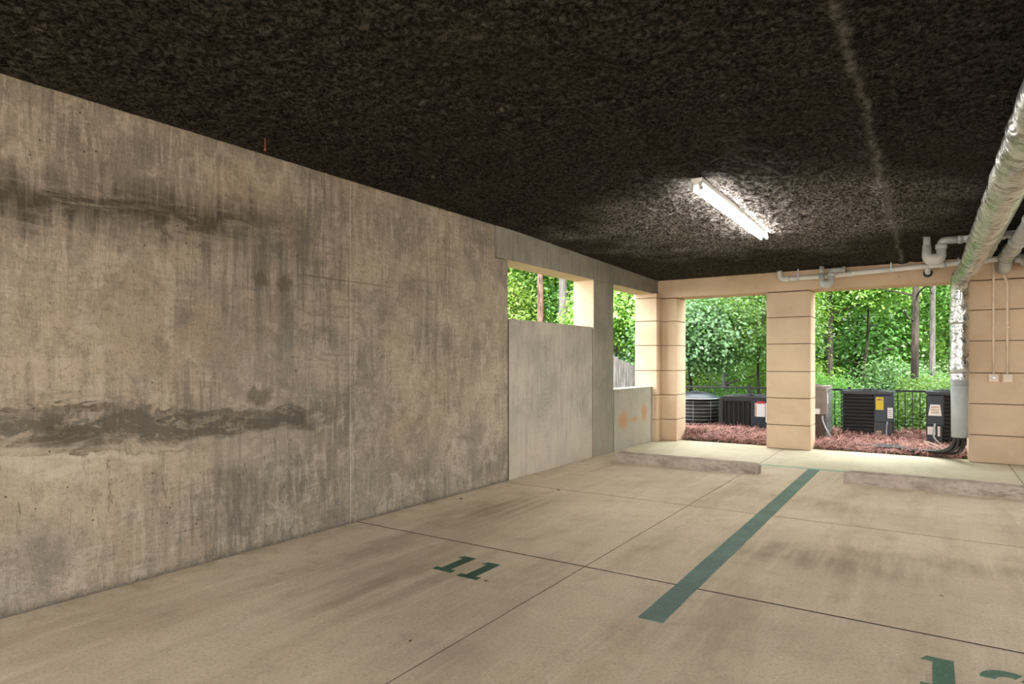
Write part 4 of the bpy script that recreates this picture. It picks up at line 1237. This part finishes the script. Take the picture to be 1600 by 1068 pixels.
def foliage(kind, leaf, parent, loc, rz, s):
    key = (kind, leaf)
    if key not in LEAFMESH:
        me = CL[kind].copy(); me.materials.clear(); me.materials.append(M[leaf]); LEAFMESH[key] = me
    o = link('foliage', LEAFMESH[key], None, parent, loc, (0, 0, rz))
    o.scale = (s, s, s) if not hasattr(s, '__len__') else s
    o['kind'] = 'stuff'
    return o

def stems(seed, n, h, spread):
    bm = bmesh.new(); rr = random.Random(seed)
    for i in range(n):
        a = rr.uniform(0, 6.28); s = rr.uniform(0.3, 1) * spread
        P = smooth_path([(0.05 * math.cos(a), 0.05 * math.sin(a), -0.1), (s * 0.4 * math.cos(a), s * 0.4 * math.sin(a), h * 0.45), (s * math.cos(a + 0.3), s * math.sin(a + 0.3), h * rr.uniform(0.8, 1.05))], 4)
        bm_tube(bm, P, [0.022 * (1 - 0.75 * k / (len(P) - 1)) for k in range(len(P))], 5)
    return bm_mesh('stems', bm, True)
STEMS = [stems(60 + i, 7, 1.9, 0.9) for i in range(3)]
for m_ in STEMS: m_.materials.append(M['bark1'])

def shrub(x, y, kind, leaf, s, label, group, zoff=0.0):
    z = gz(x, y)
    rr = random.Random(int(x * 100) * 31 + int(y * 100))
    root = tag(empty('shrub', (x, y, z)), label, 'shrub', group)
    hh = {'bushA': 1.15, 'bushB': 1.25, 'bushC': 1.0, 'cover': 0.25, 'hedge': 0.4}[kind]
    foliage(kind, leaf, root, (0, 0, hh * s + zoff), rr.uniform(0, 6.28), s)
    if kind in ('bushA', 'bushB', 'bushC'):
        link('stems', STEMS[rr.randrange(3)], None, root, (0, 0, 0), (0, 0, rr.uniform(0, 6.28))).scale = (s, s, s)
    return root

def tree(x, y, r, h, bark, label, group=None, lean=(0, 0), crowns=(), bend=0.15, branches=6, name='tree', seed=None):
    z = gz(x, y)
    rr = random.Random(seed if seed is not None else int(x * 130) + int(y * 70))
    root = tag(empty(name, (x, y, z)), label, 'tree', group)
    n = 9
    P = [Vector((lean[0] * t * h + bend * math.sin(t * 5 + x) * t, lean[1] * t * h + bend * math.cos(t * 4 + y) * t, -0.3 + t * (h + 0.3))) for t in [i / n for i in range(n + 1)]]
    P2 = smooth_path(P, 4)
    R = [r * (1.25 if k == 0 else 1.0) * (1 - 0.6 * k / (len(P2) - 1)) for k in range(len(P2))]
    bm = bmesh.new()
    rings = bm_tube(bm, P2, R, 14)
    tr = link('trunk', bm_mesh('trunk', bm, True), M[bark], root)
    for i in range(branches):
        t = rr.uniform(0.3, 0.9); k = int(t * (len(P2) - 1)); p = P2[k]
        a = rr.uniform(0, 6.28); L = rr.uniform(0.6, 1.5)
        B = smooth_path([p, p + Vector((math.cos(a) * L * 0.4, math.sin(a) * L * 0.4, L * 0.12)), p + Vector((math.cos(a + 0.3) * L, math.sin(a + 0.3) * L, L * 0.3))], 4)
        tube('branch', B, [R[k] * 0.28 * (1 - 0.7 * q / (len(B) - 1)) + 0.004 for q in range(len(B))], M[bark], root, 6)
    for (cx, cy, cz, kind, leaf, s) in crowns:
        foliage(kind, leaf, root, (cx + lean[0] * cz, cy + lean[1] * cz, cz), rr.uniform(0, 6.28), s)
    return root

# named trunks seen through the openings
tree(-10.4, 17.4, 0.135, 9.5, 'bark3', 'tall dead trunk with peeling red brown bark in the high window', crowns=((0.4, 1.2, 8.0, 'crownA', 'leaf1', 1.0),), branches=3, bend=0.05)
tree(-9.86, 17.9, 0.17, 10.5, 'bark2', 'thick smooth grey trunk at the right of the high window', crowns=((0.2, 1.0, 8.6, 'crownB', 'leaf2', 1.1),), branches=4, bend=0.04)
tree(-15.3, 22.5, 0.15, 9.0, 'bark1', 'slender forked dark trunk at the left of the high window', crowns=((0.0, 1.5, 6.5, 'crownA', 'leaf2', 1.2),), bend=0.25)
tree(-14.5, 24.5, 0.17, 10.0, 'bark1', 'dark trunk left of the peeling trunk in the high window', crowns=((0.5, 1.5, 7.0, 'crownC', 'leaf1', 1.2),), bend=0.1)
tree(-2.05, 17.2, 0.085, 8.5, 'bark1', 'slim straight brown trunk nearest the middle pillar in the wide opening', crowns=((0, 0.6, 6.4, 'crownA', 'leaf1', 0.6),), branches=5, bend=0.05)
tree(-0.27, 15.8, 0.085, 9.0, 'bark1', 'dark leaning trunk in front of the wide opening', lean=(-0.02, 0.0), crowns=((0.0, 0.6, 6.8, 'crownB', 'leaf2', 0.6),), branches=6, bend=0.22)
tree(0.02, 17.0, 0.07, 9.5, 'bark2', 'pale grey brown trunk just left of the foil duct', crowns=((0.3, 1.0, 7.6, 'crownA', 'leaf1', 0.6),), branches=4, bend=0.06)
tree(-2.9, 27.5, 0.16, 10.0, 'bark1', 'distant trunk beside the house in the wide opening', crowns=((0.3, 2.0, 7.5, 'crownC', 'leaf2', 1.2),), bend=0.15)
tree(-5.6, 21.0, 0.10, 9.0, 'bark1', 'thin dark trunk high in the narrow opening', crowns=((0, 0.6, 6.2, 'crownA', 'leaf1', 0.9),), branches=5, bend=0.1)
tree(-6.2, 24.0, 0.17, 9.5, 'bark1', 'leaning dark trunk at the top of the narrow opening', lean=(0.22, 0.02), crowns=((0.4, 0.8, 7.5, 'crownB', 'leaf3', 1.0),), branches=5, bend=0.1)
tree(-4.35, 16.5, 0.10, 3.4, 'bark2', 'grey stump like trunk low behind the round condenser', crowns=((0.1, 0.4, 3.6, 'bushB', 'leaf1', 0.9),), branches=6, bend=0.1)

# understorey shrubs
rr = random.Random(5)
ORD = ['first', 'second', 'third', 'fourth', 'fifth', 'sixth', 'seventh', 'eighth', 'ninth', 'tenth', 'eleventh', 'twelfth', 'thirteenth', 'fourteenth', 'fifteenth', 'sixteenth']
U = 'undergrowth shrubs in the woods'
HUE = {'leaf1': 'fresh green', 'leaf2': 'yellow green', 'leaf3': 'blue green', 'leaf4': 'dark evergreen'}
def row(where, y, x0, x1, step, smin, smax, kinds, leaves, jitter=0.5):
    x = x0; n = 0
    while x < x1:
        k = rr.choice(kinds); lf = rr.choice(leaves)
        gl = 0.55 if (y > 19 and -0.13 < x / y < -0.03) else 1.0
        shrub(x + rr.uniform(-jitter, jitter), y + rr.uniform(-jitter, jitter), k, lf, gl * rr.uniform(smin, smax), HUE[lf] + ' shrub, ' + ORD[n] + ' from the left in the ' + where, U)
        x += step * rr.uniform(0.8, 1.2); n += 1
B3 = ['bushA', 'bushB', 'bushC']
row('row right behind the railing', 15.0, -9.0, 3.0, 1.8, 0.40, 0.62, B3, ['leaf1', 'leaf3', 'leaf2'], 0.3)
row('second row of undergrowth', 17.6, -12, 3.5, 2.2, 0.55, 0.9, B3, ['leaf1', 'leaf2', 'leaf3'])
row('third row of undergrowth', 20.8, -15, 4, 2.5, 0.65, 1.1, B3, ['leaf1', 'leaf3', 'leaf2', 'leaf4'])
row('row before the pale fence', 24.5, -18, 5, 2.9, 0.7, 1.1, B3, ['leaf1', 'leaf3', 'leaf2'])
row('row before the house', 30.5, -22, 6, 3.2, 0.9, 1.4, B3, ['leaf1', 'leaf2', 'leaf4'])
spots = sorted((rr.uniform(-8, 3), rr.uniform(13.6, 20)) for i in range(26))
for i, (x, y) in enumerate(spots):
    lf = rr.choice(['leaf1', 'leaf3', 'leaf2'])
    half, q = ('left', i) if i < 13 else ('right', i - 13)
    shrub(x, y, 'cover', lf, rr.uniform(0.6, 1.0), 'low ' + HUE[lf] + ' ground cover, ' + ORD[q] + ' patch along the ' + half + ' half of the bank', 'low ground cover plants')
for i in range(2):
    shrub(-5.2 + i * 3.6, 27.6, 'hedge', 'leaf4', 1.0, ('left' if i == 0 else 'right') + ' half of the clipped dark hedge above the pale fence', 'clipped hedge', 1.55)

# trees whose crowns close the view
T = 'woodland trees behind the garage'
def wood(where, y, x0, x1, step, h0, h1, leaves):
    x = x0; n = 0
    while x < x1:
        if y < 35 and -0.14 < x / y < -0.035: x += 1.6
        lf = rr.choice(leaves); h = rr.uniform(h0, h1); s = rr.uniform(0.85, 1.25)
        tree(x + rr.uniform(-0.8, 0.8), y + rr.uniform(-0.9, 0.9), rr.uniform(0.06, 0.13), h, 'bark1', HUE[lf] + ' tree, ' + ORD[n] + ' from the left ' + where, T,
             crowns=((0.2, 0.1, h * 0.40, rr.choice(['crownA', 'crownB', 'crownC']), lf, s * 0.85), (-0.2, 0.2, h * 0.85, rr.choice(['crownA', 'crownB']), lf, s)), branches=4)
        x += step * rr.uniform(0.8, 1.2); n += 1
wood('behind the peeling trunk', 19.5, -17, -11.5, 3.0, 6, 8, ['leaf1', 'leaf2'])
wood('in the nearest line of trees', 22.5, -9.5, 5, 3.4, 5.5, 8, ['leaf1', 'leaf3', 'leaf2'])
wood('in the woods left of the house', 29.0, -24, -8, 3.6, 7, 10, ['leaf1', 'leaf2', 'leaf3'])
wood('in the woods right of the house', 31.5, -1.5, 8, 3.6, 7, 10, ['leaf1', 'leaf2', 'leaf3'])
wood('in the woods behind the house', 40.0, -36, 10, 4.2, 8, 11, ['leaf1', 'leaf2', 'leaf4'])
wood('in the farthest line of trees', 48.0, -42, 12, 4.4, 9, 13, ['leaf1', 'leaf4', 'leaf3'])
# overhanging sapling sprays close to the openings
def sapling(x, y, h, kind, leaf, s, cz, label):
    tree(x, y, 0.04, h, 'bark1', label, None, crowns=((0.0, 0.0, cz, kind, leaf, s),), branches=5, name='sapling', bend=0.2)
sapling(-4.6, 14.6, 3.4, 'bushC', 'leaf3', 0.85, 2.2, 'leafy sapling filling the narrow opening behind the railing')
sapling(-3.3, 15.6, 4.2, 'bushB', 'leaf1', 0.95, 2.9, 'taller fresh green sapling on the right of the narrow opening')
sapling(-1.4, 17.8, 4.6, 'bushA', 'leaf2', 0.9, 4.0, 'yellow green sapling high in the wide opening')
sapling(-7.9, 17.4, 4.4, 'bushC', 'leaf2', 0.95, 3.3, 'leafy sapling above the board fence in the parapet opening')
sapling(-7.0, 19.5, 4.2, 'bushA', 'leaf1', 0.95, 2.5, 'fresh green sapling behind the board fence')
sapling(-12.6, 18.6, 5.0, 'bushC', 'leaf2', 1.0, 3.4, 'bright sapling at the left of the high window')
sapling(-11.4, 20.5, 5.0, 'bushB', 'leaf1', 1.0, 3.6, 'fresh green sapling between the trunks in the high window')
